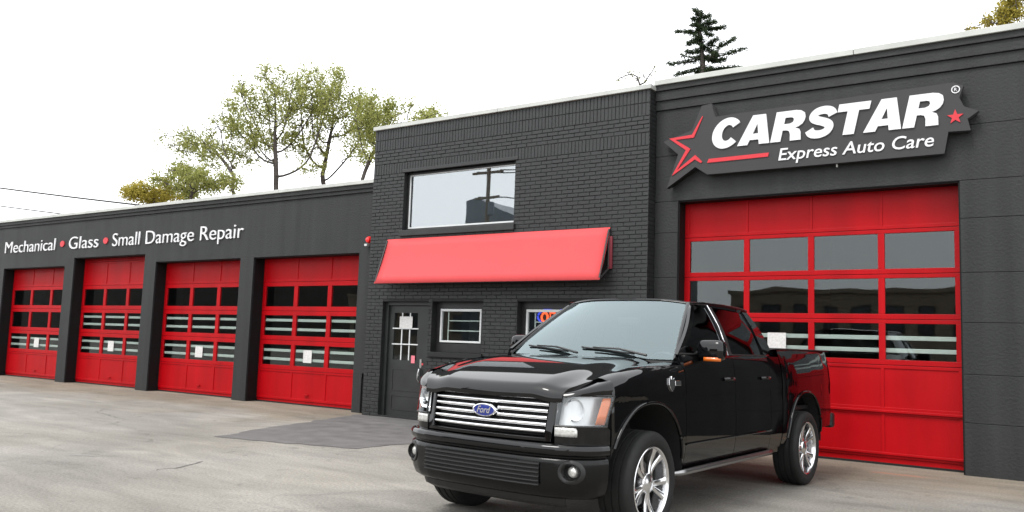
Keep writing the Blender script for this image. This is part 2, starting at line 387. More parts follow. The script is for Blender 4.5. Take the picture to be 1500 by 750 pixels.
# --- tall wing with the large door: coursed painted block
RD = (-5.421, -1.486, 3.769)
wr = bb('wall', M_MORTAR)(MB().box(BX1, RD[0]+.004, .012, .35, -.05, 5.25).box(RD[1]-.004, 6.3, .012, .35, -.05, 5.25).box(RD[0]+.004, RD[1]-.004, .012, .35, RD[2]-.004, 5.25))
zc = [-.02, .654, 1.264, 1.922, 2.565, 3.27, RD[2], 4.5, 5.25]
for k in range(len(zc)-1):
    for a, b in (((BX1, RD[0]), (RD[1], 2.6), (2.6, 6.3)) if zc[k+1] <= RD[2]+.01 else ((BX1, 2.6), (2.6, 6.3))):
        jy = random.uniform(-.002, .002)
        MB().box(a+(.003 if a > BX1 else 0), b-.003 if b not in (RD[0],) else b, jy, .34, zc[k]+.003, zc[k+1]-.003).build('wall_course', M_WALL, wr, off=B0, bevel=.004)
for z0, z1, pr in ((5.25, 5.40, .03), (5.40, 5.555, .06), (5.555, 5.645, .09)):
    bb('parapet_ledge', M_WALL, bevel=.006)(MB().box(BX1+.002, 6.3, -pr, .3, z0, z1))
for k in range(4):
    x0 = BX1+k*3.05
    bb('coping', M_COPING, bevel=.006)(MB().box(x0+.003, min(x0+3.045, 6.3), -.125, .36, 5.645, 5.73))

# --- brick front
UPW = (-10.96, -8.38, 3.48, 4.66); ENT = (-11.36, -10.22, 0, 2.18); W1 = (-10.13, -8.97, 1.26, 2.18); W2 = (-8.235, -6.95, 1.26, 2.18)
OPS = [UPW, ENT, W1, W2]
def wall_with_holes(mb, x0, x1, z0, z1, y0, y1, holes):
    xs = sorted({x0, x1, *[h[0] for h in holes], *[h[1] for h in holes]}); zs = sorted({z0, z1, *[h[2] for h in holes], *[h[3] for h in holes]})
    xs = [x for x in xs if x0 <= x <= x1]; zs = [z for z in zs if z0 <= z <= z1]
    for i in range(len(xs)-1):
        j = 0
        while j < len(zs)-1:
            cx = (xs[i]+xs[i+1])/2
            def hole(jj): cz = (zs[jj]+zs[jj+1])/2; return any(h[0] < cx < h[1] and h[2] < cz < h[3] for h in holes)
            if hole(j): j += 1; continue
            k = j
            while k+1 < len(zs)-1 and not hole(k+1): k += 1
            mb.box(xs[i], xs[i+1], y0, y1, zs[j], zs[k+1]); j = k+1
    return mb
bw = bb('brick_wall', M_MORTAR)(wall_with_holes(MB(), BX0, BX1-.008, -.05, BZ, YB+.008, .30, OPS))
BL, BH, J = .203, .0577, .010
slots = []     # (x0,x1,z0,z1)
def course(z0, h, shift, length):
    x = BX0-shift
    while x < BX1-.01:
        a, b = max(x+J/2, BX0+.003), min(x+length-J/2, BX1-.003)
        if b-a > .03: slots.append((a, b, z0+J/2, z0+h-J/2))
        x += length
z = 0.0; k = 0
TOPB = BZ
sold = [(BZ-.2127, .2127), (BZ-.4254, .2127), (BZ-.4254-4*.0677-.2127, .2127)]
zs_list = []
zz = 0.
low_end = sold[2][0]; nlow = round(low_end/.0677); ch = low_end/nlow
for k in range(nlow): course(k*ch, ch, (k % 2)*.1065, .213)
for k in range(4): course(sold[2][0]+.2127+k*.0677, .0677, (k % 2)*.1065, .213)
for z0, h in sold: course(z0, h, 0, .0677)
def clip(sl):
    a, b, c, d = sl; outl = [sl]
    for h in OPS:
        nx = []
        for (a, b, c, d) in outl:
            if b <= h[0] or a >= h[1] or d <= h[2]+.012 or c >= h[3]-.012: nx.append((a, b, c, d)); continue
            if a < h[0]-.02: nx.append((a, h[0]-.002, c, d))
            if b > h[1]+.02: nx.append((h[1]+.002, b, c, d))
        outl = nx
    return outl
bricks = [q for s_ in slots for q in clip(s_)]
def score(q):
    x = (q[0]+q[1])/2; zc_ = (q[2]+q[3])/2
    if zc_ < 2.5 and x > -9.6: return -1          # behind the truck or under the awning
    if x < -9.5 and zc_ < 2.45: return -.5
    if 2.4 < zc_ < 3.45 and x < -6.4: return -1
    return (q[1]-q[0])*(q[3]-q[2])/((x**2+(12.06)**2+(zc_-1.4)**2))
order = sorted(range(len(bricks)), key=lambda i: -score(bricks[i]))
# whole stretchers share one mesh, soldiers another
def brick_mesh(L, H):
    b = MB(); e = .004
    F = [(-L/2+e, 0, -H/2+e), (L/2-e, 0, -H/2+e), (L/2-e, 0, H/2-e), (-L/2+e, 0, H/2-e)]
    Bk = [(-L/2, .004, -H/2), (L/2, .004, -H/2), (L/2, .004, H/2), (-L/2, .004, H/2)]
    C = [(x, .03, z) for x, _, z in Bk]
    b.v = F+Bk+C; b.f = [(0, 1, 2, 3)]
    for k in range(4):
        b.f += [(k, 4+k, 4+(k+1) % 4, (k+1) % 4), (4+k, 8+k, 8+(k+1) % 4, 4+(k+1) % 4)]
    return b
bcache = {}; nind = 0; rest = MB()
for i in order:
    a, b, c, d = bricks[i]; L, H = round(b-a, 3), round(d-c, 3); dy = random.uniform(-.004, .002)
    if nind < 300 and L > .05:
        if (L, H) not in bcache:
            o = brick_mesh(L, H).build('brick', M_BRICK, bw); bcache[(L, H)] = o.data
        else:
            o = bpy.data.objects.new('brick', bcache[(L, H)]); COL.objects.link(o); o.parent = bw
        o.location = ((a+b)/2-B0[0], YB+dy, (c+d)/2); o.rotation_euler = (random.uniform(-.012, .012), random.uniform(-.006, .006), random.uniform(-.008, .008)); nind += 1
    else:
        bm_ = brick_mesh(b-a, d-c); n0 = len(rest.v); t1, t2 = random.uniform(-.012, .012), random.uniform(-.01, .01)
        rest.v += [(x+(a+b)/2, y+YB+dy+z_*t1+x*t2, z_+(c+d)/2) for x, y, z_ in bm_.v]; rest.f += [tuple(n0+q for q in f) for f in bm_.f]
# return face of the brick front (towards the large door)
z = 0.; k = 0
while z < BZ-.03:
    h = min(.0677, BZ-z); n0 = len(rest.v)
    rest.box(BX1-.012, BX1+random.uniform(-.003, .001), YB+.004 + (.0 if k % 2 else .1), -.003 if k % 2 else -.003, z+.005, z+h-.005)
    if k % 2 == 0: rest.box(BX1-.012, BX1+random.uniform(-.003, .001), YB+.004, YB+.094, z+.005, z+h-.005)
    z += .0677; k += 1
tag(rest.build('brickwork', M_BRICK, bw, off=B0), kind='stuff')
for k in range(2):
    x0 = BX0+k*3.0
    bb('coping', M_COPING, bevel=.006)(MB().box(x0-.03 if k == 0 else x0+.004, x0+3.0 if k == 0 else BX1+.03, YB-.045, .30, BZ, BZ+.075))

# --- upper window
def window(op, depth, frame_w, m_frame, m_pane, bars=None, sill=True, inner=None):
    x0, x1, z0, z1 = op; y = YB+depth
    f = MB()
    f.box(x0, x1, y-.03, y+.03, z1-frame_w, z1).box(x0, x1, y-.03, y+.03, z0, z0+frame_w).box(x0, x0+frame_w, y-.03, y+.03, z0+frame_w, z1-frame_w).box(x1-frame_w, x1, y-.03, y+.03, z0+frame_w, z1-frame_w)
    o = f.build('window', m_frame, shop, off=B0, bevel=.004)
    return o, y
uw, uy = window((UPW[0], UPW[1], UPW[2]+.05, UPW[3]), .13, .045, M_BLACKMET, None)
x0, x1, z0, z1 = UPW; z0 += .05
MB().box(x0+.045, x1-.045, uy-.012, uy-.002, z0+.045, z0+.075).box(x0+.045, x1-.045, uy-.012, uy-.002, z1-.065, z1-.045).box(x0+.045, x0+.075, uy-.012, uy-.002, z0+.075, z1-.065).box(x1-.07, x1-.045, uy-.012, uy-.002, z0+.075, z1-.065).build('glazing_bead', M_WHITE, uw, off=B0)
MB().box(x0+.05, x1-.05, uy+.004, uy+.010, z0+.05, z1-.05).build('pane', M_GLASSUP, uw, off=B0)
MB().box(x0+.05, x1-.05, uy+.10, uy+.11, z0+.05, z1-.05).build('blind', M_PAPER, uw, off=B0)
bb('window_sill', M_BRICK, bevel=.006)(MB().box(UPW[0]-.04, UPW[1]+.04, YB-.05, YB+.20, UPW[2]-.06, UPW[2]+.05))
bb('lintel', M_BLACKMET, bevel=.004)(MB().box(UPW[0]-.06, UPW[1]+.06, YB-.012, YB+.16, UPW[3]+.0, UPW[3]+.06))

# --- lower windows with white frames and bars
for op in (W1, W2):
    x0, x1, z0, z1 = op; y = YB+.16
    o = MB().box(x0, x1, y-.02, y+.05, z0, z0+.16).box(x0, x1, y-.02, y+.05, z1-.12, z1).box(x0, x0+.10, y-.02, y+.05, z0+.16, z1-.12).box(x1-.12, x1, y-.02, y+.05, z0+.16, z1-.12).build('window', M_BLACKMET, shop, off=B0, bevel=.004)
    fx0, fx1, fz0, fz1 = x0+.10, x1-.12, z0+.18, z1-.14; t = .035
    MB().box(fx0, fx1, y-.03, y+.02, fz1-t, fz1+.01).box(fx0, fx1, y-.03, y+.02, fz0, fz0+t).box(fx0, fx0+t, y-.03, y+.02, fz0+t, fz1-t).box(fx1-t, fx1, y-.03, y+.02, fz0+t, fz1-t).build('frame', M_WHITE, o, off=B0, bevel=.003)
    MB().box(fx0+.02, fx1-.02, y+.001, y+.006, fz0+.02, fz1-.02).build('pane', M_GLASS, o, off=B0)
    MB().box(fx0+.15, fx0+.172, y+.012, y+.024, fz0+.02, fz1-.02).build('bar', M_WHITE, o, off=B0)
    for q in (.36, .66):
        zz = lerp(fz0, fz1, q); MB().box(fx0+.172, fx1-.02, y+.012, y+.022, zz-.010, zz+.010).build('bar', M_WHITE, o, off=B0)
    bb('window_sill', M_MORTAR, bevel=.006)(MB().box(x0-.03, x1+.03, YB-.04, YB+.14, z0-.09, z0))
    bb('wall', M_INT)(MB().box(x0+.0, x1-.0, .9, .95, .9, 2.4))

# --- entrance door
x0, x1, z0, z1 = ENT; y = YB+.14
ed = MB().box(x0, x0+.07, y-.05, y+.08, 0, z1).box(x1-.07, x1, y-.05, y+.08, 0, z1).box(x0+.07, x1-.07, y-.05, y+.08, z1-.07, z1).build('entrance_door', M_DOORDK, shop, off=B0, bevel=.004)
dx0, dx1 = x0+.075, x1-.075; gx0, gx1, gz0, gz1 = -11.17, -10.58, 1.08, 1.97
leaf = wall_with_holes(MB(), dx0, dx1, .02, z1-.075, y, y+.045, [(gx0, gx1, gz0, gz1)]).build('door_leaf', M_DOORDK, ed, off=B0, bevel=0)
for q0, q1, r0, r1 in ((dx0+.12, dx1-.12, .14, .42), (dx0+.12, dx1-.12, .50, .92)):
    MB().box(q0, q1, y-.008, y+.001, r1-.02, r1).box(q0, q1, y-.008, y+.001, r0, r0+.02).box(q0, q0+.02, y-.008, y+.001, r0+.02, r1-.02).box(q1-.02, q1, y-.008, y+.001, r0+.02, r1-.02).build('door_moulding', M_DOORDK, ed, off=B0)
MB().box(gx0, gx1, y+.018, y+.024, gz0, gz1).build('pane', M_GLASS, ed, off=B0)
for q in (1/3, 2/3):
    xx = lerp(gx0, gx1, q); MB().box(xx-.012, xx+.012, y+.004, y+.016, gz0, gz1).build('glazing_bar', M_WHITE, ed, off=B0)
    zz = lerp(gz0, gz1, q); MB().box(gx0-.03, gx1+.03, y-.010, y-.001, zz-.011, zz+.011).build('glazing_bar', M_WHITE, ed, off=B0)
MB().box(-11.02, -10.70, y-.016, y-.011, 1.68, 1.90).build('notice', M_NOTICE, ed, off=B0)
MB().box(-10.70, -10.61, y-.006, y-.001, 1.03, 1.17).build('sticker', mat('pink_sticker', (.62, .16, .20), .6), ed, off=B0)
MB().box(-10.475, -10.43, y-.02, y, .95, 1.11).box(-10.47, -10.44, y-.045, y-.02, .80, .93).tube([(-10.455, y-.05, .93), (-10.46, y-.07, .85), (-10.48, y-.06, .74), (-10.47, y-.03, .68)], .014, 8).build('door_handle', M_ALLOY, ed, off=B0, smooth=40)
MB().box(-10.48, -10.40, y-.008, y-.001, 1.0, 1.04).build('sticker', mat('red_sticker', (.5, .05, .06), .6), ed, off=B0)
bb('threshold', M_MORTAR)(MB().box(x0, x1, YB-.02, YB+.3, -.03, .03))
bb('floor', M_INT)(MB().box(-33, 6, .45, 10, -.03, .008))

# --- overhead doors
def overhead_door(xl, xr, ztop, y, ncol, z0, sec, first_glass, nglass, nsec, stile, edge, gl_lo, gl_hi, bars, notice=None):
    n = nsec; fr = MB(); pitch = (xr-xl-2*edge+stile)/ncol
    cols = [(xl+edge+k*pitch, xl+edge+k*pitch+pitch-stile) for k in range(ncol)]
    kids = []
    for s_ in range(n):
        za, zb = z0+s_*sec, z0+(s_+1)*sec-.006
        if za > ztop+.05: break
        zb = min(zb, ztop+.10)
        glass = first_glass <= s_ < first_glass+nglass
        ga, gb = za+gl_lo, min(za+sec-gl_hi, zb-.02)
        if not glass: ga, gb = za+.05, min(za+sec-.05, zb-.02)
        fr.box(xl+.004, xr-.004, y, y+.045, za, ga).box(xl+.004, xr-.004, y, y+.045, gb, zb)
        xs = [xl+.004] + [e for c in cols for e in c] + [xr-.004]
        if not glass: xs = [xl+.004] + [e for c in cols for e in (c[0]-stile*.25, c[1]+stile*.25)] + [xr-.004]
        for k in range(0, len(xs), 2): fr.box(xs[k], xs[k+1], y, y+.045, ga, gb)
        for k in range(1, len(xs)-1, 2): kids.append((glass, xs[k], xs[k+1], ga, gb, s_))
    fr.box(xl+.004, xr-.004, y+.02, y+.05, .004, z0-.004)
    d = fr.build('overhead_door', M_RED, shop, off=B0, bevel=.004)
    for glass, a, b, c, e, s_ in kids:
        if glass:
            MB().box(a-.004, b+.004, y+.018, y+.024, c-.004, e+.004).build('pane', M_GLASS, d, off=B0)
        else:
            q = MB().box(a, b, y+.012, y+.03, c, e); q.build('door_panel', M_RED, d, off=B0)
    for zz in bars:
        MB().box(xl+.05, xr-.05, y+.047, y+.062, zz-.030, zz+.030).build('security_bar', M_WHITE, d, off=B0, bevel=.006)
    if notice:
        for a, b, c, e in notice: MB().box(a, b, y+.008, y+.012, c, e).build('notice', M_NOTICE, d, off=B0)
    # lift handle and bottom seal
    MB().box(xl+.004, xr-.004, y+.012, y+.04, .0, .03).build('bottom_seal', M_RUBBER, d, off=B0)
    MB().box((xl+xr)/2-.06, (xl+xr)/2+.06, y-.03, y-.004, z0+.12, z0+.15).build('lift_handle', M_RED, d, off=B0, bevel=.004)
    return d
NOT = {0: None}
for k, (a, b, zt) in enumerate(DOORS):
    cxn = [(-25.55, -25.28, .89, 1.16), (-21.68, -21.41, .90, 1.17), (-17.90, -17.62, .88, 1.14), (-14.12, -13.86, .90, 1.17)][k]
    bars = [1.14, .95] + ([1.80, 1.60] if k else [])
    overhead_door(a, b, zt, .30, 3, .085, .64, 1, 3, 6, .12, .12, .095, .10, bars, [cxn])
overhead_door(RD[0], RD[1], RD[2], .25, 4, .10, .622, 2, 3, 6, .085, .105, .07, .06, [1.71, 1.54], [(-4.085, -3.815, 1.50, 1.75)])
# reinforcing ledge rails on the large door
dd = [o for o in shop.children if o.name.startswith('overhead_door')][-1]
for zz in (.722, .16): MB().box(RD[0]+.03, RD[1]-.03, .222, .249, zz-.022, zz+.012).build('rail', M_RED, dd, off=B0, bevel=.005)
# jamb linings
for a, b, zt in DOORS + [RD]:
    yb_ = .30 if a < -6 else .25
    bb('door_jamb', mat('jamb_black', (0.00441, 0.00441, 0.00478), .6, spec=.2))(MB().box(a-.003, a+.02, .03, yb_-.002, 0, zt).box(b-.02, b+.003, .03, yb_-.002, 0, zt).box(a+.02, b-.02, .03, yb_-.002, zt-.02, zt+.003))
# conduit at the corner of the brick front
bb('conduit', M_BLACKMET, smooth=40)(MB().tube([(-12.03, -.04, .02), (-12.03, -.04, .72)], .028, 10).box(-12.07, -11.99, -.07, -.0, .70, .78))

# ================================================================== AWNING
A0 = (-8.9, YB, 2.4)
aw = tag(empty('awning', A0), 'coral red sloping fabric awning over the entrance, fixed to the brick front', 'awning')
ax0, ax1, ay, azt, azb = -11.30, -6.47, YB-.34, 3.37, 2.50
N = 24
rows = []
for j in range(7):
    t = j/6; row = []
    for i in range(N+1):
        x = lerp(ax0, ax1, i/N); sag = .018*math.sin(math.pi*t)*(1+.4*math.sin(i*1.7))
        row.append((x, lerp(YB-.02, ay, t)+sag*.7, lerp(azt, azb, t)-sag*.5))
    rows.append(row)
MB().grid(rows).build('canopy', M_AWN, aw, off=A0, smooth=50, solid=.012)
for x in (ax0+.01, ax1-.01):
    f = MB(); yw = YB-.03
    f.tube([(x, yw, azt-.03), (x, yw, azb+.22)], .018, 8).tube([(x, yw, azb+.20), (x, ay+.03, azb+.02)], .016, 8).tube([(x, yw-.01, azt-.04), (x, ay+.02, azb+.03)], .014, 8)
    f.build('end_frame', M_AWNIN, aw, off=A0, smooth=40)
MB().tube([(ax0, ay+.02, azb+.005), (ax1, ay+.02, azb+.005)], .016, 8).build('front_bar', M_AWNIN, aw, off=A0, smooth=40)
MB().box(ax1-.02, ax1+.05, YB-.04, YB-.006, azb+.20, azt-.15).build('wall_bracket', mat('bracket_red', (.16, .02, .03), .5), aw, off=A0)

# ================================================================== SIGN ABOVE THE LARGE DOOR
SG0 = (-3.4, -.02, 4.1)
sg = tag(empty('shop_sign', SG0), 'charcoal star-cornered sign with large white letters above the large door', 'sign')
outl = [(-5.545, 3.955), (-5.08, 4.25), (-4.885, 4.115), (-1.635, 4.115), (-1.585, 4.40), (-1.325, 4.39), (-1.36, 4.545), (-1.23, 4.635), (-1.40, 4.715), (-1.45, 4.84), (-1.40, 4.99), (-1.52, 5.05), (-4.765, 5.0), (-4.83, 5.215), (-4.985, 5.20), (-5.143, 4.83), (-5.615, 4.70), (-5.364, 4.474)]
outl = outl[::-1]
put_shape([outl], .10, -.05, 'panel', M_SIGN, sg, SG0)
cxm, czm = -3.4, 4.55
put_shape([[(cxm+(x-cxm)*.985, czm+(z-czm)*.95) for x, z in outl]], .048, -.001, 'back_box', M_SIGNSIDE, sg, SG0)
YF = -.151
def stroke(pts, w):
    L, Rr = [], []
    for k, p in enumerate(pts):
        p = Vector(p); a = Vector(pts[max(k-1, 0)]); b = Vector(pts[min(k+1, len(pts)-1)])
        d1 = (p-a).normalized() if k else (b-p).normalized(); d2 = (b-p).normalized() if k < len(pts)-1 else d1
        n1 = Vector((-d1.y, d1.x)); n2 = Vector((-d2.y, d2.x)); nn = (n1+n2)
        nn = nn.normalized() if nn.length > .05 else n1
        ww = (w[k] if isinstance(w, (list, tuple)) else w)/2 / max(.45, nn.dot(n1))
        L.append(tuple(p+nn*ww)); Rr.append(tuple(p-nn*ww))
    return L+Rr[::-1]
put_shape([stroke([(-4.965, 5.03), (-5.119, 4.735), (-5.46, 4.722), (-5.195, 4.532), (-5.42, 4.18), (-5.08, 4.40), (-4.975, 4.31)], [.012, .05, .05, .055, .05, .055, .03])], .012, YF+.001, 'star_outline', M_LETRED, sg, SG0)
put_shape([[(-4.885, 4.293), (-3.95, 4.300), (-3.94, 4.358), (-4.86, 4.352)]], .012, YF+.001, 'underline', M_LETRED, sg, SG0)
def star(cx, cz, r, ri, n=5, a0=90): return [(cx+(r if k % 2 == 0 else ri)*math.cos(R(a0+k*180/n)), cz+(r if k % 2 == 0 else ri)*math.sin(R(a0+k*180/n))) for k in range(2*n)]
put_shape([star(-1.50, 4.585, .10, .04)], .012, YF+.001, 'small_star', M_LETRED, sg, SG0)
def ell(cx, cz, rx, rz, a0=0, a1=360, n=24): return [(cx+rx*math.cos(R(lerp(a0, a1, k/n))), cz+rz*math.sin(R(lerp(a0, a1, k/n)))) for k in range(n if abs(a1-a0) == 360 else n+1)]
put_shape([ell(-1.49, 4.95, .052, .052), ell(-1.49, 4.95, .040, .040)[::-1]], .010, YF+.001, 'registered_ring', M_LET, sg, SG0)
put_text('R', -1.507, -1.473, 4.928, .044, YF-.004, M_LET, sg, SG0, .004, 0, 0)
# heavy slanted capitals, drawn as outlines in a unit box
LET = {}
LET['C'] = (.94, [ell(.47, .5, .49, .53, 38, 322, 30)+ell(.50, .5, .19, .27, 322, 38, 24)])
LET['A'] = (1.02, [[(-.04, 0), (.28, 1), (.70, 1), (1.02, 0), (.68, 0), (.635, .16), (.345, .16), (.30, 0)], [(.40, .37), (.58, .37), (.49, .70)]])
LET['R'] = (.98, [[(0, 0), (0, 1), (.62, 1), (.78, .97), (.90, .89), (.95, .76), (.95, .64), (.90, .53), (.80, .45), (.70, .42), (.84, .36), (.90, .26), (.96, 0), (.62, 0), (.58, .22), (.52, .33), (.42, .36), (.32, .36), (.32, 0)], [(.32, .57), (.50, .57), (.59, .61), (.61, .68), (.58, .75), (.50, .78), (.32, .78)]])
LET['T'] = (.88, [[(-.02, .75), (-.02, 1), (.90, 1), (.90, .75), (.605, .75), (.605, 0), (.275, 0), (.275, .75)]])
sc = [(.78, .70), (.72, .82), (.58, .885), (.42, .89), (.27, .85), (.185, .74), (.22, .63), (.36, .56), (.54, .505), (.70, .43), (.755, .31), (.70, .18), (.56, .115), (.40, .105), (.24, .145), (.15, .28)]
# smooth the S centreline
def smooth(pts, it=2):
    for _ in range(it):
        q = [pts[0]]
        for a, b in zip(pts[:-1], pts[1:]): q += [(lerp(a[0], b[0], .25), lerp(a[1], b[1], .25)), (lerp(a[0], b[0], .75), lerp(a[1], b[1], .75))]
        pts = q+[pts[-1]]
    return pts
ssm = smooth(sc)
LET['S'] = (.90, [stroke(ssm, [.255]*len(ssm))])
word = 'CARSTAR'; tot = sum(LET[c][0] for c in word)+.03*6; bx0, bx1, zb, zh = -4.83, -1.68, 4.50, .44; sxx = (bx1-bx0)/tot; x = bx0
for c in word:
    wdt, loops = LET[c]
    lp = [[(x+px*sxx+(pz-.1)*zh*.22, zb+pz*zh) for px, pz in l_] for l_ in loops]
    put_shape(lp, .02, YF+.001, 'letter', M_LET, sg, SG0); x += (wdt+.03)*sxx
put_text('Express Auto Care', -3.80, -1.755, 4.225, .175, YF-.006, M_LET, sg, SG0, .007, .006, .18)
MB().box(-3.01, -2.99, -.10, -.07, 4.07, 4.115).build('drain_spout', M_COPING, sg, off=SG0)

# ================================================================== WALL LETTERING
WL0 = (-21.5, -.01, 3.6)
wl = tag(empty('wall_lettering', WL0), 'white raised lettering with red dots on the low charcoal wing above the doors', 'lettering')
put_text('Mechanical', -27.09, -24.20, 3.64, .33, -.014, M_LET, wl, WL0, .012, -.007)
put_text('Glass', -23.46, -21.98, 3.64, .33, -.014, M_LET, wl, WL0, .012, -.007)
put_text('Small Damage Repair', -21.30, -15.97, 3.64, .33, -.014, M_LET, wl, WL0, .012, -.007)
for x in (-23.83, -21.64): put_shape([ell(x, 3.80, .11, .085)], .02, -.002, 'dot', M_LETRED, wl, WL0)

# ================================================================== ALARM BELL / LAMP
bl0 = (-11.945, -.002, 3.40)
be = tag(empty('alarm_beacon', bl0), 'small red alarm beacon with white bracket on the wall beside the awning', 'alarm')
MB().lathe([(0, -.16), (.05, -.155), (.07, -.12), (.072, -.07), (.06, -.04), (0, -.04)], 20, 'y', (-11.945, 0, 3.41)).build('beacon', mat('beacon_red', (.65, .01, .01), .25, coat=.5), be, off=bl0, smooth=50)
MB().box(-11.99, -11.90, -.045, -.001, 3.35, 3.46).build('base', M_BLACKMET, be, off=bl0)
MB().cbox((-12.05, -.05, 3.315), (.07, .09, .045)).build('bracket', M_WHITE, be, off=bl0, bevel=.006)

# ================================================================== WINDOW SIGN (lit)
ns0 = (-7.9, -.05, 1.7)
ns = tag(empty('neon_sign', ns0), 'lit red and blue neon sign behind the window glass at the truck roof', 'neon sign')
NR = mat('neon_red', (.8, .1, .03), .4, emit=((1., .12, .03), .7)); NB = mat('neon_blue', (.03, .05, .5), .4, emit=((.05, .1, 1.), .35))
def loop(cx, cz, rx, rz, Y, a0=0, a1=360, n=28): return [(cx+rx*math.cos(R(lerp(a0, a1, k/n))), Y, cz+rz*math.sin(R(lerp(a0, a1, k/n)))) for k in range(n+1)]
MB().tube(loop(-7.58, 1.93, .36, .15, -.045), .018, 8).build('border_tube', NB, ns, off=ns0, smooth=50)
MB().tube(loop(-7.80, 1.92, .06, .075, -.045), .02, 8).build('glow_tube', NR, ns, off=ns0, smooth=50)
MB().tube([(-7.69, -.045, 1.84), (-7.69, -.045, 2.0), (-7.60, -.045, 1.99), (-7.59, -.045, 1.93), (-7.69, -.045, 1.91)], .02, 8).build('glow_tube', NR, ns, off=ns0, smooth=50)
MB().box(-7.96, -7.2, -.020, -.005, 1.76, 2.03).build('backing', M_PLASTIC, ns, off=ns0)

# ================================================================== PICKUP TRUCK  (local x forward from front axle, y to the driver's side, z up)
TR = tag(empty('pickup_truck', (-3.92, -6.03, 0), R(267.5)), 'glossy black crew cab pickup truck parked in front of the large red door', 'pickup truck')
def tp(mb, name, m, parent=None, **k): return mb.build(name, m, parent or TR, **k)
def skirt(mb, P, vec):
    nu_, nv_ = len(P), len(P[0])
    ring = [P[i][0] for i in range(nu_)]+[P[-1][j] for j in range(1, nv_)]+[P[i][-1] for i in range(nu_-2, -1, -1)]+[P[0][j] for j in range(nv_-2, 0, -1)]
    ring.append(ring[0])
    mb.grid([[tuple(p), (p[0]+vec[0], p[1]+vec[1], p[2]+vec[2])] for p in ring])
    return mb
WX = [-4.80, -4.70, -4.40, -3.9, -3.4, -2.9, -1.6, -.7, -.2, .1, .35, .53, .66, .76, .83]
WY = [.915, .94, .968, .985, .985, .978, .978, .978, .985, .985, .973, .948, .90, .815, .66]
ZD = [.40, .48, .57, .67, .82, .97, 1.04, 1.10, 1.22, 1.33, 1.41, 1.50]
DY = [-.07, -.035, -.012, -.002, .0, -.004, -.010, -.004, -.014, -.030, -.055, -.085]
def sy(x, z): return ip(x, WX, WY)+ip(z, ZD, DY)
ZTX = [-.75, -.55, -.19, 0, .25, .38, .508, .65, .78, .85]; ZTZ = [1.350, 1.345, 1.333, 1.316, 1.283, 1.263, 1.238, 1.196, 1.153, 1.128]
_zp = np.polyfit(ZTX, ZTZ, 4)
def ztop(x): return float(np.polyval(_zp, max(-.75, min(.88, x))))
AX, AZ, AC = .575, .585, .445           # wheel arch half length, height, centre height
def arch(dx): 
    t = min(1., abs(dx)/AX); return AC+AZ*math.sqrt(max(0, 1-t**2.3))
def colx(a, b, n, c=None):
    xs = list(np.linspace(a, b, n))
    if c is not None: xs = [x for x in xs if abs(abs(x-c)-AX) > .03] + [c+AX*math.sin(R(q)) for q in range(-90, 91, 6)]
    return sorted(x for x in set(round(float(q), 4) for q in xs) if a-1e-6 <= x <= b+1e-6)

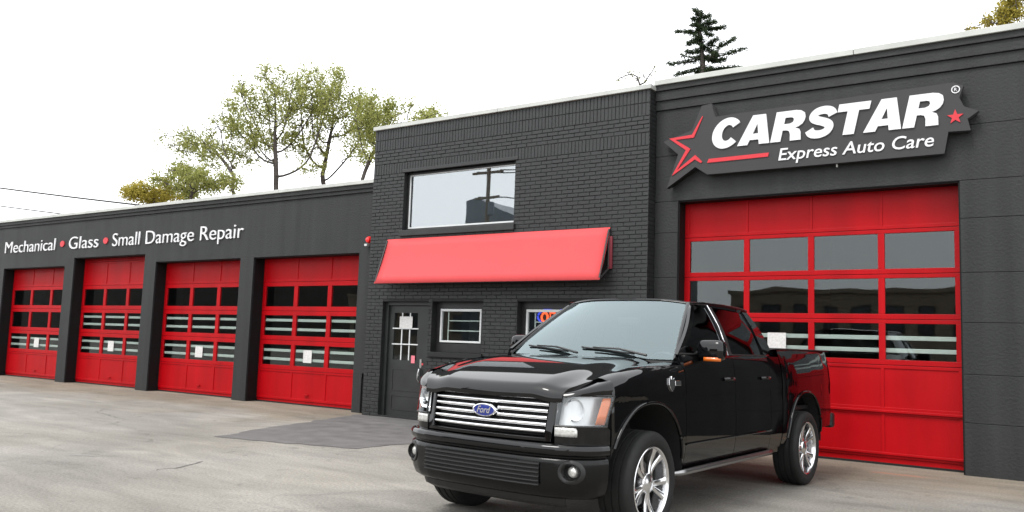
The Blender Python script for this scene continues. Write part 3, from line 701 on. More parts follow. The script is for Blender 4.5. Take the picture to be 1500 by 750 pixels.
for s in (1, -1):
    fl = s > 0
    # ---- front fender
    P = []
    for x in colx(-.62, .56, 26, 0.):
        zl = arch(x) if abs(x) < AX else (.46 if x < 0 else .66)
        zt = ztop(x); zs_ = list(np.linspace(zl, zt-.11, 12)); row = [(x, s*sy(x, z), z) for z in zs_]
        ye = sy(x, zt-.11)
        row += [(x, s*(ye-.006), zt-.08), (x, s*(ye-.020), zt-.048), (x, s*(ye-.045), zt-.022), (x, s*(ye-.085), zt-.006), (x, s*(ye-.125), zt-.001), (x, s*(ye-.128), zt-.03)]
        P.append(row)
    tp(MB().grid(P, fl), 'front_fender', M_PAINT, smooth=38)
    # nose strip above the headlight
    P = []
    HP = [(.54, .945), (.62, .915), (.69, .875), (.75, .825), (.795, .765), (.815, .72), (.826, .69)]
    for k, (x, y) in enumerate(HP):
        a = Vector(HP[max(k-1, 0)]); b = Vector(HP[min(k+1, 6)]); t = (b-a).normalized(); n_ = Vector((-t.y, t.x)); 
        if n_.y > 0: n_ = -n_
        if n_.dot(Vector((-1, -1))) < 0: n_ = -n_
        zt = ztop(x)
        row = []
        for d, z in ((.012, 1.092), (.003, zt-.06), (.010, zt-.04), (.026, zt-.026), (.05, zt-.018), (.09, zt-.014)):
            row.append((x+n_.x*d, s*(y+n_.y*d), z))
        P.append(row)
    tp(MB().grid(P, not fl), 'nose_panel', M_PAINT, smooth=60)
    # ---- arch lips
    for c in (0., -3.683):
        path = []
        for q in range(-80, 81, 5):
            dx = AX*math.sin(R(q)); x = c+dx; z = arch(dx); path.append((x, s*(sy(x, z)+.004), z))
        i0 = [p for p in path if p[2] > .66 or c < -1 or p[0] < 0]
        tp(MB().tube(i0, .014, 8), 'arch_lip', M_PAINT, smooth=60)
        P = []
        for q in range(-90, 91, 6):
            dx = AX*math.sin(R(q)); z = arch(dx)
            P.append([(c+dx*1.0, s*yy, z+.002) for yy in (ip(c+dx, WX, WY)-.012, .75, .52)])
        tp(MB().grid(P), 'wheel_well', M_MATTE, smooth=60)
    # ---- doors
    for nm, a, b in (('front_door', -1.685, -.626), ('rear_door', -2.60, -1.692)):
        P = []
        for x in np.linspace(a, b, 12):
            zs_ = [.475, .50, .55, .62, .70, .80, .90, .97, 1.02, 1.06, 1.10, 1.17, 1.24, 1.31, 1.36, 1.39]
            row = [(x, s*sy(x, z), z) for z in zs_] + [(x, s*(sy(x, 1.41)-.012), 1.412), (x, s*(sy(x, 1.41)-.045), 1.415)]
            if nm == 'rear_door' and x < -2.45:
                pass
            P.append(row)
        d = tp(skirt(MB().grid(P, fl), P, (0, -s*.03, 0)), nm, M_PAINT, smooth=40)
        hx = a+.17
        hb = MB(); hy = sy(hx, 1.20)
        hb.tube([(hx-.09, s*(hy+.004), 1.195), (hx-.06, s*(hy+.035), 1.20), (hx+.06, s*(hy+.035), 1.20), (hx+.09, s*(hy+.004), 1.195)], .016, 8)
        tp(hb, 'handle', M_PAINT, d, smooth=50)
        xs_ = np.linspace(a, b, 12)
        tp(MB().tube([(x, s*(sy(x, 1.41)-.02), 1.420) for x in xs_], .009, 6), 'belt_trim', M_PLASTIC, d, smooth=50)
        tp(MB().tube([(x, s*(sy(x, .66)+.004), .665) for x in xs_], .010, 6), 'side_moulding', M_PAINT, d, smooth=50)
    # cab corner
    P = []
    for x in np.linspace(-2.935, -2.607, 6):
        P.append([(x, s*sy(x, z), z) for z in (.475, .55, .65, .8, .95, 1.02, 1.08, 1.2, 1.30, 1.41)]+[(x, s*(sy(x, 1.41)-.03), 1.418)])
    tp(skirt(MB().grid(P, fl), P, (0, -s*.03, 0)), 'cab_corner', M_PAINT, smooth=40)
    # rocker and step bar
    P = [[(x, s*(sy(x, .46)-.01), .472), (x, s*(sy(x, .46)-.012), .42), (x, s*(sy(x, .46)-.06), .385), (x, s*(sy(x, .46)-.2), .38)] for x in np.linspace(-2.93, -.58, 6)]
    tp(MB().grid(P, not fl), 'rocker_panel', M_PAINT, smooth=40)
    tp(MB().tube([(-.50, s*.93, .43), (-.54, s*.965, .435), (-.62, s*.975, .438), (-2.5, s*.975, .448), (-2.62, s*.965, .448), (-2.68, s*.93, .44)], [.02, .024, .026, .026, .024, .02], 10), 'step_bar', mat('satin_dark_alloy', (.30, .30, .30), .3, metal=1.), smooth=50)
    # ---- bed side
    P = []
    for x in colx(-4.79, -2.955, 34, -3.683):
        dx = x+3.683; zl = arch(dx) if abs(dx) < AX else (.50 if dx > 0 else .60)
        zs_ = list(np.linspace(zl, 1.445, 14)); row = [(x, s*sy(x, z), z) for z in zs_]; ye = sy(x, 1.445)
        row += [(x, s*(ye-.008), 1.475), (x, s*(ye-.022), 1.490), (x, s*(ye-.085), 1.490), (x, s*(ye-.09), 1.46), (x, s*(ye-.09), .86)]
        P.append(row)
    tp(MB().grid(P, fl), 'bed_side', M_PAINT, smooth=38)
    tp(MB().box(-4.76, -2.97, min(s*.80, s*.905), max(s*.80, s*.905), 1.491, 1.506), 'bed_rail_cap', M_PLASTIC, bevel=.005)
    # ---- tail lamp
    P = [[(x, s*(min(y, sy(max(x, -4.78), z)+.005)), z) for z in (.98, 1.1, 1.2, 1.3, 1.38)] for x, y in ((-4.68, 1.), (-4.75, 1.), (-4.795, .90), (-4.805, .86), (-4.808, .80))]
    tp(MB().grid(P, not fl), 'tail_lamp', M_REDLENS, smooth=50)
    # ---- greenhouse side surface
    def su(x, q, o=0.):
        zr = ip(x, [-2.8, -2.5, -2.0, -1.5, -1.3], [1.878, 1.895, 1.905, 1.900, 1.886]); z = lerp(1.414, zr, q)
        y = .912-.235*q+.028*math.sin(math.pi*q) - ip(x, [-2.9, -2.4, -1.2, -.7], [.035, .0, .0, .012])+o
        return (x, s*y, z)
    def xA(q): return -.60-.715*q
    def xC(q): return -2.60+.075*q
    def xR(q): return -2.91+.20*q**1.3
    def strip(fa, fb, nq=10, nx=5, o=0.): return [[su(lerp(fa(q), fb(q), k/nx), q, o) for q in np.linspace(0, 1, nq)] for k in range(nx+1)]
    strips = [('a_pillar', lambda q: xA(q)-.085, xA, M_PAINT, .0, TR), ('b_pillar', lambda q: -1.745-.0*q, lambda q: -1.625-.02*q, M_PLASTIC, -.004, TR), ('c_pillar', xR, xC, M_PAINT, .0, TR)]
    for nm, fa, fb, m, o, par in strips:
        SP = strip(fa, fb, o=o); tp(skirt(MB().grid(SP, fl), SP, (0, -s*.03, 0)), nm, m, par, smooth=50)
    fd = [c for c in TR.children if c.name.startswith('front_door')][-1]; rd = [c for c in TR.children if c.name.startswith('rear_door')][-1]
    tp(MB().grid(strip(lambda q: -1.64-.02*q, lambda q: xA(q)-.075, nx=8, o=-.016), fl), 'door_glass', M_GLASSTINT, fd, smooth=60)
    tp(MB().grid(strip(xC, lambda q: -1.735, nx=8, o=-.016), fl), 'door_glass', M_GLASSTINT, rd, smooth=60)
    # bright reveal line along the B pillar and the drip rail over the doors
    tp(MB().tube([su(-1.630-.02*q, q, .004) for q in np.linspace(.0, 1, 8)], .006, 6), 'window_trim', M_CHROME, smooth=60)
    tp(MB().tube([su(x, 1., .004) for x in np.linspace(-2.69, -1.31, 14)], .016, 8), 'drip_rail', M_PAINT, smooth=60)
    # ---- mirror
    mx_ = MB(); c = Vector((-1.0, s*1.035, 1.455)); rows = []
    for i in range(13):
        a = -math.pi/2+math.pi*i/12; row = []
        for j in range(24):
            b = 2*math.pi*j/24; f = lambda t, e: math.copysign(abs(t)**e, t)
            row.append((c.x+.075*f(math.cos(a), .7)*f(math.cos(b), .55), c.y+.125*f(math.cos(a), .45)*f(math.sin(b), .45), c.z+.095*f(math.sin(a), .55)))
        rows.append(row)
    mo = tp(mx_.grid(rows, closev=True), 'side_mirror', M_PAINT, smooth=60)
    tp(MB().tube([(-1.03, s*.87, 1.42), (-1.01, s*.92, 1.42), (-1.0, s*.96, 1.43)], .03, 8), 'mirror_arm', M_PLASTIC, mo, smooth=60)
    P = [[(-1.0+.079*math.cos(t)*1.0, s*(.99+.150*k/5), zz) for zz in (1.362, 1.396)] for k, t in zip(range(6), (.0, .1, .15, .25, .5, .9))]
    tp(MB().grid(P, not fl), 'turn_signal', M_AMBER, mo, smooth=60, solid=-.012)
    # ---- headlight
    LP = [(.848, .635), (.835, .70), (.805, .77), (.755, .83), (.695, .88), (.62, .92), (.545, .949)]
    def slant(z): return ip(z, [.70, .86, .872, 1.09], [1., 1., .86, .98])
    def lens(ts, zlo, zhi, o=0., n=4, lean=.03):
        P = []
        for t in ts:
            row = []
            for z in np.linspace(zlo, zhi, n):
                k = t*slant(z)*6; i = min(5, int(k)); f = k-i; x = lerp(LP[i][0], LP[i+1][0], f); y = lerp(LP[i][1], LP[i+1][1], f)
                nx_, ny = .6+.3*(1-t), .35+.55*t; L = math.hypot(nx_, ny); nx_, ny = nx_/L, ny/L
                row.append((x+nx_*o-lean*max(0, (z-.88))/.2, s*(y+ny*o), z))
            P.append(row)
        return P
    hl = tp(MB().grid(lens(np.linspace(0, 1, 13), .872, 1.092, -.085), not fl), 'headlight', M_REFLECT, smooth=50)
    tp(MB().grid(lens(np.linspace(0, 1, 13), .872, 1.092, .0), not fl), 'lens', M_GLASSLENS, hl, smooth=60)
    tp(MB().grid(lens(np.linspace(.80, .985, 7), .885, 1.078, -.012), not fl), 'side_marker', M_AMBER, hl, smooth=60, solid=.01)
    tp(MB().grid(lens(np.linspace(.0, .40, 9), .795, .866, -.004), not fl), 'turn_lamp', M_LAMPW, hl, smooth=60, solid=.02)
    tp(MB().lathe([(.0, .02), (.03, .022), (.06, .04), (.082, .085), (.086, .088)], 24, 'x', (.655, s*.735, .985)), 'reflector_bowl', M_CHROME, hl, smooth=60)
    bez = MB(); T_ = np.linspace(0, 1, 13)
    for zz in (.870, 1.094):
        bez.tube([tuple(r_[0]) for r_ in lens(T_, zz, zz+.001, -.006, 2)], .009, 6)
    for t in (0, 1): bez.tube([tuple(p) for p in lens([t], .870, 1.094, -.006)[0]], .009, 6)
    tp(bez, 'bezel', M_PLASTIC, hl, smooth=50)
    back = MB().grid(lens(np.linspace(0, 1, 13), .79, 1.10, -.10), not fl); tp(back, 'lamp_housing', M_MATTE, hl)
    FZ = np.linspace(.868, 1.095, 6)
    tp(MB().grid([[(.548, s*(sy(.548, z)-.004), z) for z in FZ], [(p[0]+.004, p[1], p[2]) for p in lens([1.], .868, 1.095, -.004, 6)[0]]], not fl), 'fender_return', M_PAINT, smooth=50)
    # panel under the headlight
    tp(MB().grid(lens(np.linspace(0, 1, 13), .735, .868, -.016, 5), not fl), 'lower_nose_panel', M_PAINT, smooth=60)
    # ---- emblem on the fender: shield with a bar
    ey = lambda x, z: s*(sy(x, z)+.006)
    def plaque(poly, name):
        b = MB(); n = len(poly); b.v = [(x, ey(x, z)-s*.008, z) for x, z in poly]+[(x, ey(x, z)+s*.006, z) for x, z in poly]
        b.f = [tuple(range(n))[::-1], tuple(range(n, 2*n))]+[(k, (k+1) % n, n+(k+1) % n, n+k) for k in range(n)]
        return tp(b, name, M_CHROME, bevel=.002)
    ex, ez = -.34, 1.175
    plaque([(ex+.05, ez+.045), (ex+.015, ez+.035), (ex, ez+.06), (ex-.015, ez+.035), (ex-.05, ez+.045), (ex-.055, ez-.01), (ex-.03, ez-.045), (ex, ez-.065), (ex+.03, ez-.045), (ex+.055, ez-.01)], 'fender_emblem')
    plaque([(ex-.06, ez+.022), (ex-.17, ez+.022), (ex-.17, ez-.018), (ex-.06, ez-.018)], 'fender_emblem')
    # ---- fog lamp
    fy, fx, fz = s*.775, .838, .548
    fo = tp(MB().lathe([(.0, -.030), (.022, -.032), (.036, -.040), (.043, -.052), (.043, -.09)], 24, 'x', (fx+.015, fy, fz)), 'fog_lamp', M_LAMPW, smooth=50)
    tp(MB().lathe([(.044, -.06), (.060, -.05), (.064, -.02)], 24, 'x', (fx+.015, fy, fz)), 'fog_pocket', M_MATTE, fo, smooth=50)
    rows = []
    for rr, dd in ((.058, -.03), (.058, .004), (.064, .012), (.080, .010), (.088, -.004)):
        row = []
        for q in range(0, 360, 12):
            yy = .775+rr*math.cos(R(q)); zz = fz+rr*math.sin(R(q)); xb = ip(yy, [.56, .69, .80, .885, .935], [.925, .89, .835, .76, .67])-.016+dd
            row.append((xb, s*yy, zz))
        rows.append(row)
    tp(MB().grid(rows, closev=True), 'fog_bezel', M_PLASTIC, fo, smooth=50)
    # ---- wiper
    wy0 = .62 if s > 0 else -.05
    wz = lambda x, y: 0
    def ws(u_, q): u2 = u_*u_; return Vector((lerp(-.47-.12*u2, -1.27-.06*u2, q), u_*lerp(.865, .625, q), lerp(1.365, 1.918-.030*u2*u2, q)))
    a = ws((wy0+.02)/.86, .02)+Vector((.02, 0, .02)); b = ws((wy0-.52)/.86, .10)+Vector((.02, 0, .03))
    wp = MB().tube([a, a.lerp(b, .5)+Vector((.0, 0, .02)), b], [.012, .010, .007], 6)
    bl_a = ws((wy0-.10)/.86, .045)+Vector((.012, 0, .014)); bl_b = ws((wy0-.66)/.86, .125)+Vector((.012, 0, .014))
    wp.tube([bl_a, bl_a.lerp(bl_b, .5), bl_b], .009, 6)
    tp(wp, 'wiper', M_PLASTIC, smooth=50)

# ---- hood
nu, nv = 57, 40; P = []
for i in range(nu):
    u_ = -1+2*i/(nu-1); row = []; u2 = u_*u_
    for j in range(nv):
        v = (j/(nv-1))**1.6
        xf = .875-.055*u2; xr = -.455-.125*u2; x = lerp(xf, xr, v)
        ye = ip(v, [0, .06, .15, .3, .6, 1], [.675, .735, .790, .832, .850, .845]); y = u_*ye
        ze = ztop(x)-.010
        k = min(1, max(0, (.90-abs(u_))/.30)); k = k*k*(3-2*k)
        fall = min(1, v/.045); drop = .060*(1-math.sqrt(max(0, 1-(1-fall)**2)))
        z = ze+.028*k+.010*(1-u2)-drop
        row.append((x, y, z))
    P.append(row)
tp(skirt(MB().grid(P), P, (0, 0, -.03)), 'hood', M_PAINT, smooth=50)
# cowl
P = [[(lerp(-.455, -.52, q)-.125*u_*u_, u_*.86, 1.355-.010*q) for q in (0, .5, 1)] for u_ in np.linspace(-1, 1, 17)]
tp(MB().grid(P), 'cowl_panel', M_PLASTIC, solid=.02)
# ---- windshield, roof, rear
def wsp(u_, q): u2 = u_*u_; return (lerp(-.47-.12*u2, -1.27-.06*u2, q), u_*lerp(.865, .625, q), lerp(1.365, 1.918-.030*u2*u2, q)+.018*math.sin(math.pi*q))
wsg = tp(MB().grid([[wsp(u_, q) for q in np.linspace(0, 1, 12)] for u_ in np.linspace(-1, 1, 21)]), 'windshield', M_GLASSWS, smooth=60)
edge = MB()
for s in (1, -1): edge.tube([Vector(wsp(s, q))+Vector((-.012, s*.012, .002)) for q in np.linspace(0, 1, 10)], .020, 6)
edge.tube([Vector(wsp(u_, 1))+Vector((-.01, 0, .004)) for u_ in np.linspace(-1, 1, 21)], .016, 6)
tp(edge, 'windshield_trim', M_PAINT, smooth=60)
P = []
for i in range(25):
    u_ = -1+2*i/24; u2 = u_*u_; row = []
    for j in range(20):
        q = j/19; x = lerp(-1.275-.055*u2, -2.73+.03*u2, q); zc_ = lerp(1.924-.030*u2*u2, 1.912-.032*u2*u2, q)+.030*math.sin(math.pi*min(1, q*1.05))*(1-.55*u2)
        ye = ip(x, [-2.75, -2.4, -1.6, -1.27], [.655, .690, .690, .635]); row.append((x, u_*ye, zc_))
    P.append(row)
tp(skirt(MB().grid(P), P, (0, 0, -.03)), 'roof', M_PAINT, smooth=50)
P = []
for i in range(21):
    u_ = -1+2*i/20; u2 = u_*u_
    P.append([(lerp(-2.725+.03*u2, -2.925, q), u_*lerp(.655, .875, q), lerp(1.909-.032*u2*u2, 1.41, q)) for q in np.linspace(0, 1, 6)])
tp(MB().grid(P), 'rear_window', M_GLASSTINT, smooth=60)
tp(MB().box(-2.93, -2.90, -.90, .90, .55, 1.41), 'cab_back', M_PAINT, bevel=.01)
# ---- bed inside, tailgate, rear bumper
tp(MB().box(-4.74, -2.96, -.86, .86, .82, .86), 'bed_floor', M_PLASTIC)
tp(MB().box(-2.99, -2.955, -.86, .86, .86, 1.485), 'bed_front', M_PAINT)
tg = tp(MB().box(-4.80, -4.745, -.80, .80, .70, 1.49), 'tailgate', M_PAINT, bevel=.012)
tp(MB().box(-4.812, -4.802, -.12, .12, 1.15, 1.24), 'handle', M_PLASTIC, tg, bevel=.004)
rb = tp(MB().box(-4.93, -4.80, -.93, .93, .56, .74), 'rear_bumper', M_PLASTIC, bevel=.03)
tp(MB().box(-4.937, -4.931, -.155, .155, .58, .73), 'licence_plate', M_WHITE, rb)
# ---- underbody
tp(MB().box(-4.7, .62, -.50, .50, .40, .58).box(-2.9, -.62, -.86, .86, .40, .50).box(-.62, .70, -.52, .52, .58, 1.05).box(-4.7, -2.96, -.55, .55, .58, .82).box(-2.9, -.64, -.80, .80, .5, .56), 'chassis', M_MATTE)
tp(MB().tube([(0, -.80, .40), (0, .80, .40)], .05, 8).tube([(-3.683, -.80, .40), (-3.683, .80, .40)], .06, 8).lathe([(0, -.16), (.12, -.1), (.15, 0), (.12, .1), (0, .16)], 12, 'x', (-3.683, .1, .38)), 'axle', M_MATTE, smooth=50)
tp(MB().tube([(-3.9, -.55, .40), (-4.8, -.62, .42)], .04, 10), 'exhaust_pipe', M_ALLOY, smooth=50)
# ---- cabin
tp(MB().box(-1.30, -.80, -.80, .80, 1.05, 1.30), 'dashboard', M_PLASTIC, bevel=.05)
for y in (.40, -.40):
    st = tp(MB().box(-1.85, -1.72, y-.26, y+.26, .80, 1.45).box(-1.85, -1.35, y-.26, y+.26, .68, .85), 'seat', M_SEAT, bevel=.05)
    tp(MB().box(-1.88, -1.78, y-.14, y+.14, 1.50, 1.68).box(-1.84, -1.82, y-.06, y-.04, 1.44, 1.52).box(-1.84, -1.82, y+.04, y+.06, 1.44, 1.52), 'headrest', M_SEAT, st, bevel=.03)
    st = tp(MB().box(-2.62, -2.48, y-.34, y+.34, .80, 1.45), 'seat', M_SEAT, bevel=.05)
sw = [( -1.38+.19*math.sin(R(a))*.35, .40+.19*math.cos(R(a)), 1.24+.19*math.sin(R(a))*.93) for a in range(0, 361, 15)]
tp(MB().tube(sw, .016, 6), 'steering_wheel', M_PLASTIC, smooth=50)
tp(MB().box(-2.9, -.7, -.86, .86, .56, .66), 'cabin_floor', M_MATTE)
tp(MB().cbox((-1.36, 0, 1.72), (.05, .24, .07)), 'rear_view_mirror', M_PLASTIC, bevel=.01)

# ---- grille
gx = lambda y, z: .905-.065*(y/.65)**2-.05*(z-.76)/.34
def lpq(hw_t, hw_b, zt, zb, o, n=14):
    pts = []
    pts += [(lerp(-hw_t, hw_t, k/n), zt) for k in range(n)]
    pts += [(lerp(hw_t, hw_b, k/5), lerp(zt, zb, k/5)) for k in range(5)]
    pts += [(lerp(hw_b, -hw_b, k/n), zb) for k in range(n)]
    pts += [(lerp(-hw_b, -hw_t, k/5), lerp(zb, zt, k/5)) for k in range(5)]
    return [(gx(y, z)+o, y, z) for y, z in pts]
rings = [lpq(.645, .605, 1.132, .748, -.08), lpq(.645, .605, 1.132, .748, -.012), lpq(.640, .60, 1.127, .752, .0), lpq(.575, .555, 1.108, .772, .004), lpq(.567, .548, 1.100, .780, -.006), lpq(.562, .543, 1.096, .784, -.075)]
gr = tp(MB().grid(rings, closev=True), 'grille', M_PAINT, smooth=45)
tp(MB().grid([[(gx(y, z)-.07, y, z) for z in (.775, .94, 1.105)] for y in np.linspace(-.60, .60, 9)]), 'grille_backing', M_MATTE, gr)
for k in range(6):
    zz = lerp(1.064, .820, k/5); hw = lerp(.560, .545, (1.10-zz)/.32)-.003
    spans = [(-hw, hw)] if k not in (2, 3) else [(-hw, -.115), (.115, hw)]
    for a, b in spans:
        rows = []
        for y in np.linspace(a, b, 15):
            x = gx(y, zz)
            rows.append([(x-.05, y, zz+.011), (x-.016, y, zz+.013), (x-.008, y, zz+.006), (x-.008, y, zz-.006), (x-.016, y, zz-.013), (x-.05, y, zz-.011)])
        tp(MB().grid(rows), 'grille_bar', M_CHROME, gr, smooth=50)
bz = .942; bxx = gx(0, bz)
def oval(ry, rz, prof, m, name, par=gr):
    rows = [[(bxx+h, ry*r_*math.cos(R(a)), bz+rz*r_*math.sin(R(a))) for a in range(0, 360, 12)] for r_, h in prof]
    return tp(MB().grid(rows, closev=True), name, m, par, smooth=60)
oval(.118, .050, [(1, -.04), (1, .004), (.97, .012), (.86, .014), (.84, .008)], M_CHROME, 'badge_rim')
oval(.118, .050, [(.86, .0), (.85, .009), (.5, .013), (.01, .015)], M_BLUE, 'badge')
me = text_mesh('Ford', 1, .02, .012, .35); lo, hi = bounds(me)
a = np.empty(len(me.vertices)*3); me.vertices.foreach_get('co', a); a = a.reshape(-1, 3).copy()
wv = np.stack([bxx+.013+a[:, 2]*.1, -.068+(a[:, 0]-lo[0])/(hi[0]-lo[0])*.136, bz-.024+(a[:, 1]-lo[1])/(hi[1]-lo[1])*.052], 1)
me.vertices.foreach_set('co', wv.ravel()); me.update(); me.materials.clear(); me.materials.append(M_CHROME); me.name = 'badge_script'
o = bpy.data.objects.new('badge_script', me); COL.objects.link(o); o.parent = gr
# ---- front bumper
BP = [(.955, 0), (.953, .2), (.945, .4), (.925, .56), (.89, .69), (.835, .80), (.76, .885), (.67, .935), (.585, .955)]
BPf = [(x, -y) for x, y in BP[:0:-1]]+BP
BPf = [tuple(Vector(BPf[i]).lerp(Vector(BPf[i+1]), k/6)) for i in range(len(BPf)-1) for k in range(6)]+[BPf[-1]]
BPf = [BPf[0]]+[tuple((Vector(BPf[i-1])+Vector(BPf[i])*2+Vector(BPf[i+1]))/4) for i in range(1, len(BPf)-1)]+[BPf[-1]]
def bumper(prof, y0=-2, y1=2):
    P = []
    for k, (x, y) in enumerate(BPf):
        if not (y0 <= y <= y1): continue
        a = Vector(BPf[max(k-1, 0)]); b = Vector(BPf[min(k+1, len(BPf)-1)]); t = (b-a).normalized(); n_ = Vector((-t.y, t.x))
        if n_.x > 0: n_ = -n_
        P.append([(x+n_.x*d, y+n_.y*d, z) for d, z in prof])
    return P
fb = tp(MB().grid(bumper([(.16, .742), (.05, .742), (.018, .736), (.004, .722), (0, .70), (.003, .675), (.014, .662), (.034, .655)])), 'front_bumper', M_PAINT, smooth=50)
bprof = [(.034, .655), (.036, .645), (.022, .636), (.014, .62), (.0125, .60), (.012, .58), (.012, .56), (.0125, .54), (.0135, .52), (.0145, .50), (.016, .48), (.022, .45), (.030, .42), (.05, .375), (.10, .345), (.20, .335)]
bcv = MB().grid(bumper(bprof))
bcv.f = [f for f in bcv.f if not any((abs(sum(bcv.v[i][1] for i in f)/4)-.775)**2+(sum(bcv.v[i][2] for i in f)/4-.548)**2 < .058**2 for _ in (0,))]
tp(bcv, 'bumper_cover', mat('bumper_black', (.003, .003, .0032), .22, spec=.28), fb, smooth=50)
ins = [p for p in bumper([(.004, .605), (.002, .52), (.008, .44)], -.57, .57)]
ai = tp(MB().grid(ins), 'air_intake', M_MATTE, fb)
for zz in (.592, .562, .532, .502, .472, .445):
    pth = [tuple(r_[0]) for r_ in bumper([(-.004, zz)], -.57, .57)]
    tp(MB().tube(pth, .0065, 6), 'intake_slat', M_MATTE, fb, smooth=50)
tp(MB().grid(bumper([(.10, .35), (.12, .30), (.18, .27)], -.75, .75)), 'air_dam', M_PLASTIC, fb, solid=.015)

# ---- wheels
def wheel_tree(x, s):
    wh = empty('wheel', (x, s*.845, .405), 0, TR)
    n = 56
    hub = MB().lathe([(0, .10), (.06, .10), (.075, .085), (.078, .02)], 24).lathe([(.10, -.02), (.175, -.02), (.175, -.045), (.10, -.045)], 30)
    return wh
def wheel_parts():
    # y axis = outboard
    ty = [(.285, .10), (.292, .125), (.315, .141), (.345, .146), (.372, .141), (.392, .128), (.402, .112), (.405, .10), (.405, .072), (.396, .070), (.396, .060), (.405, .058), (.406, .008), (.397, .006), (.397, -.006), (.406, -.008), (.405, -.058), (.396, -.060), (.396, -.070), (.405, -.072), (.405, -.10), (.392, -.128), (.345, -.146), (.292, -.125), (.285, -.10)]
    tyre = MB().lathe(ty, 72)
    rim = MB().lathe([(.288, .122), (.290, .130), (.284, .134), (.274, .130), (.268, .115), (.262, .06), (.25, -.10), (.285, -.125)], 64)
    hub = MB().lathe([(0, .112), (.035, .112), (.045, .106), (.075, .100), (.085, .080), (.085, .0)], 30)
    disc = MB().lathe([(.06, .0), (.185, .0), (.185, -.03), (.06, -.03)], 40)
    spokes = []
    for k in range(5):
        for off_ in (-13.5, 13.5):
            a = 2*math.pi*k/5+math.pi/2; b = MB(); sec = []
            for t in np.linspace(0, 1, 7):
                r_ = lerp(.055, .272, t); ang = a+R(off_)*(.45+.55*t) if t > 0 else a+R(off_)*.45
                wd = lerp(.019, .025, t)+(.010 if t > .9 else 0); yo = .098-.030*math.sin(math.pi*min(1, t*.95))*.6+.022*t; th = .032
                cx_, cz_ = r_*math.cos(ang), r_*math.sin(ang); tx, tz = -math.sin(ang), math.cos(ang)
                sec.append([(cx_-tx*wd, yo-th, cz_-tz*wd), (cx_-tx*wd, yo-.008, cz_-tz*wd), (cx_-tx*wd*.55, yo, cz_-tz*wd*.55), (cx_+tx*wd*.55, yo, cz_+tz*wd*.55), (cx_+tx*wd, yo-.008, cz_+tz*wd), (cx_+tx*wd, yo-th, cz_+tz*wd)])
            b.grid(sec, closev=True); spokes.append(b)
    return tyre, rim, hub, disc, spokes
first = None
for x in (0., -3.683):
    for s in (1, -1):
        if first is None:
            ty, rm, hb, dc, sp = wheel_parts()
            wo = tp(hb, 'wheel', M_ALLOY, smooth=40)
            kids = [tp(ty, 'tyre', M_RUBBER, wo, smooth=50), tp(rm, 'rim', M_ALLOY, wo, smooth=50), tp(dc, 'brake_disc', mat('brake_steel', (.12, .12, .12), .4, metal=.8), wo, smooth=40)]
            kids += [tp(b, 'spoke', M_ALLOY, wo, smooth=40) for b in sp]
            first = (wo, kids)
        else:
            wo = first[0].copy(); COL.objects.link(wo); wo.parent = TR
            for k_ in first[1]:
                c_ = k_.copy(); COL.objects.link(c_); c_.parent = wo
        wo.location = (x, s*.862, .405); wo.rotation_euler = (R(0), R(17 if x else 40), R(0 if s > 0 else 180))

# ================================================================== TREES
def colonize(base, attr, step=.55, infl=4.5, kill=.9, trunk_to=None, maxit=140):
    nodes = [np.array(base, float)]; par = [-1]
    if trunk_to is not None:
        p0 = nodes[0]; t = np.array(trunk_to, float); n = max(2, int(np.linalg.norm(t-p0)/step))
        for k in range(1, n+1):
            q = p0+(t-p0)*k/n+rng.normal(0, .05, 3); nodes.append(q); par.append(len(nodes)-2)
    A = np.array(attr, float); alive = np.ones(len(A), bool)
    dm = np.full(len(A), 1e9); jn = np.zeros(len(A), int); seen = 0
    for it in range(maxit):
        for c0 in range(seen, len(nodes), 400):
            Nn = np.array(nodes[c0:c0+400]); d = np.sqrt(((A[:, None, :]-Nn[None])**2).sum(2)); m_ = d.min(1); a_ = d.argmin(1)
            up = m_ < dm; dm[up] = m_[up]; jn[up] = a_[up]+c0
        seen = len(nodes); alive &= dm > kill
        ok = alive & (dm < infl)
        if not alive.any(): break
        if not ok.any(): infl *= 1.4; continue
        for n_ in np.unique(jn[ok]):
            p = nodes[n_]; v = A[ok & (jn == n_)]-p; v = (v/np.linalg.norm(v, axis=1)[:, None]).sum(0)+rng.normal(0, .22, 3); v[2] += .10
            L = np.linalg.norm(v)
            if L > 1e-3: nodes.append(p+v/L*step); par.append(int(n_))
    return np.array(nodes), np.array(par)
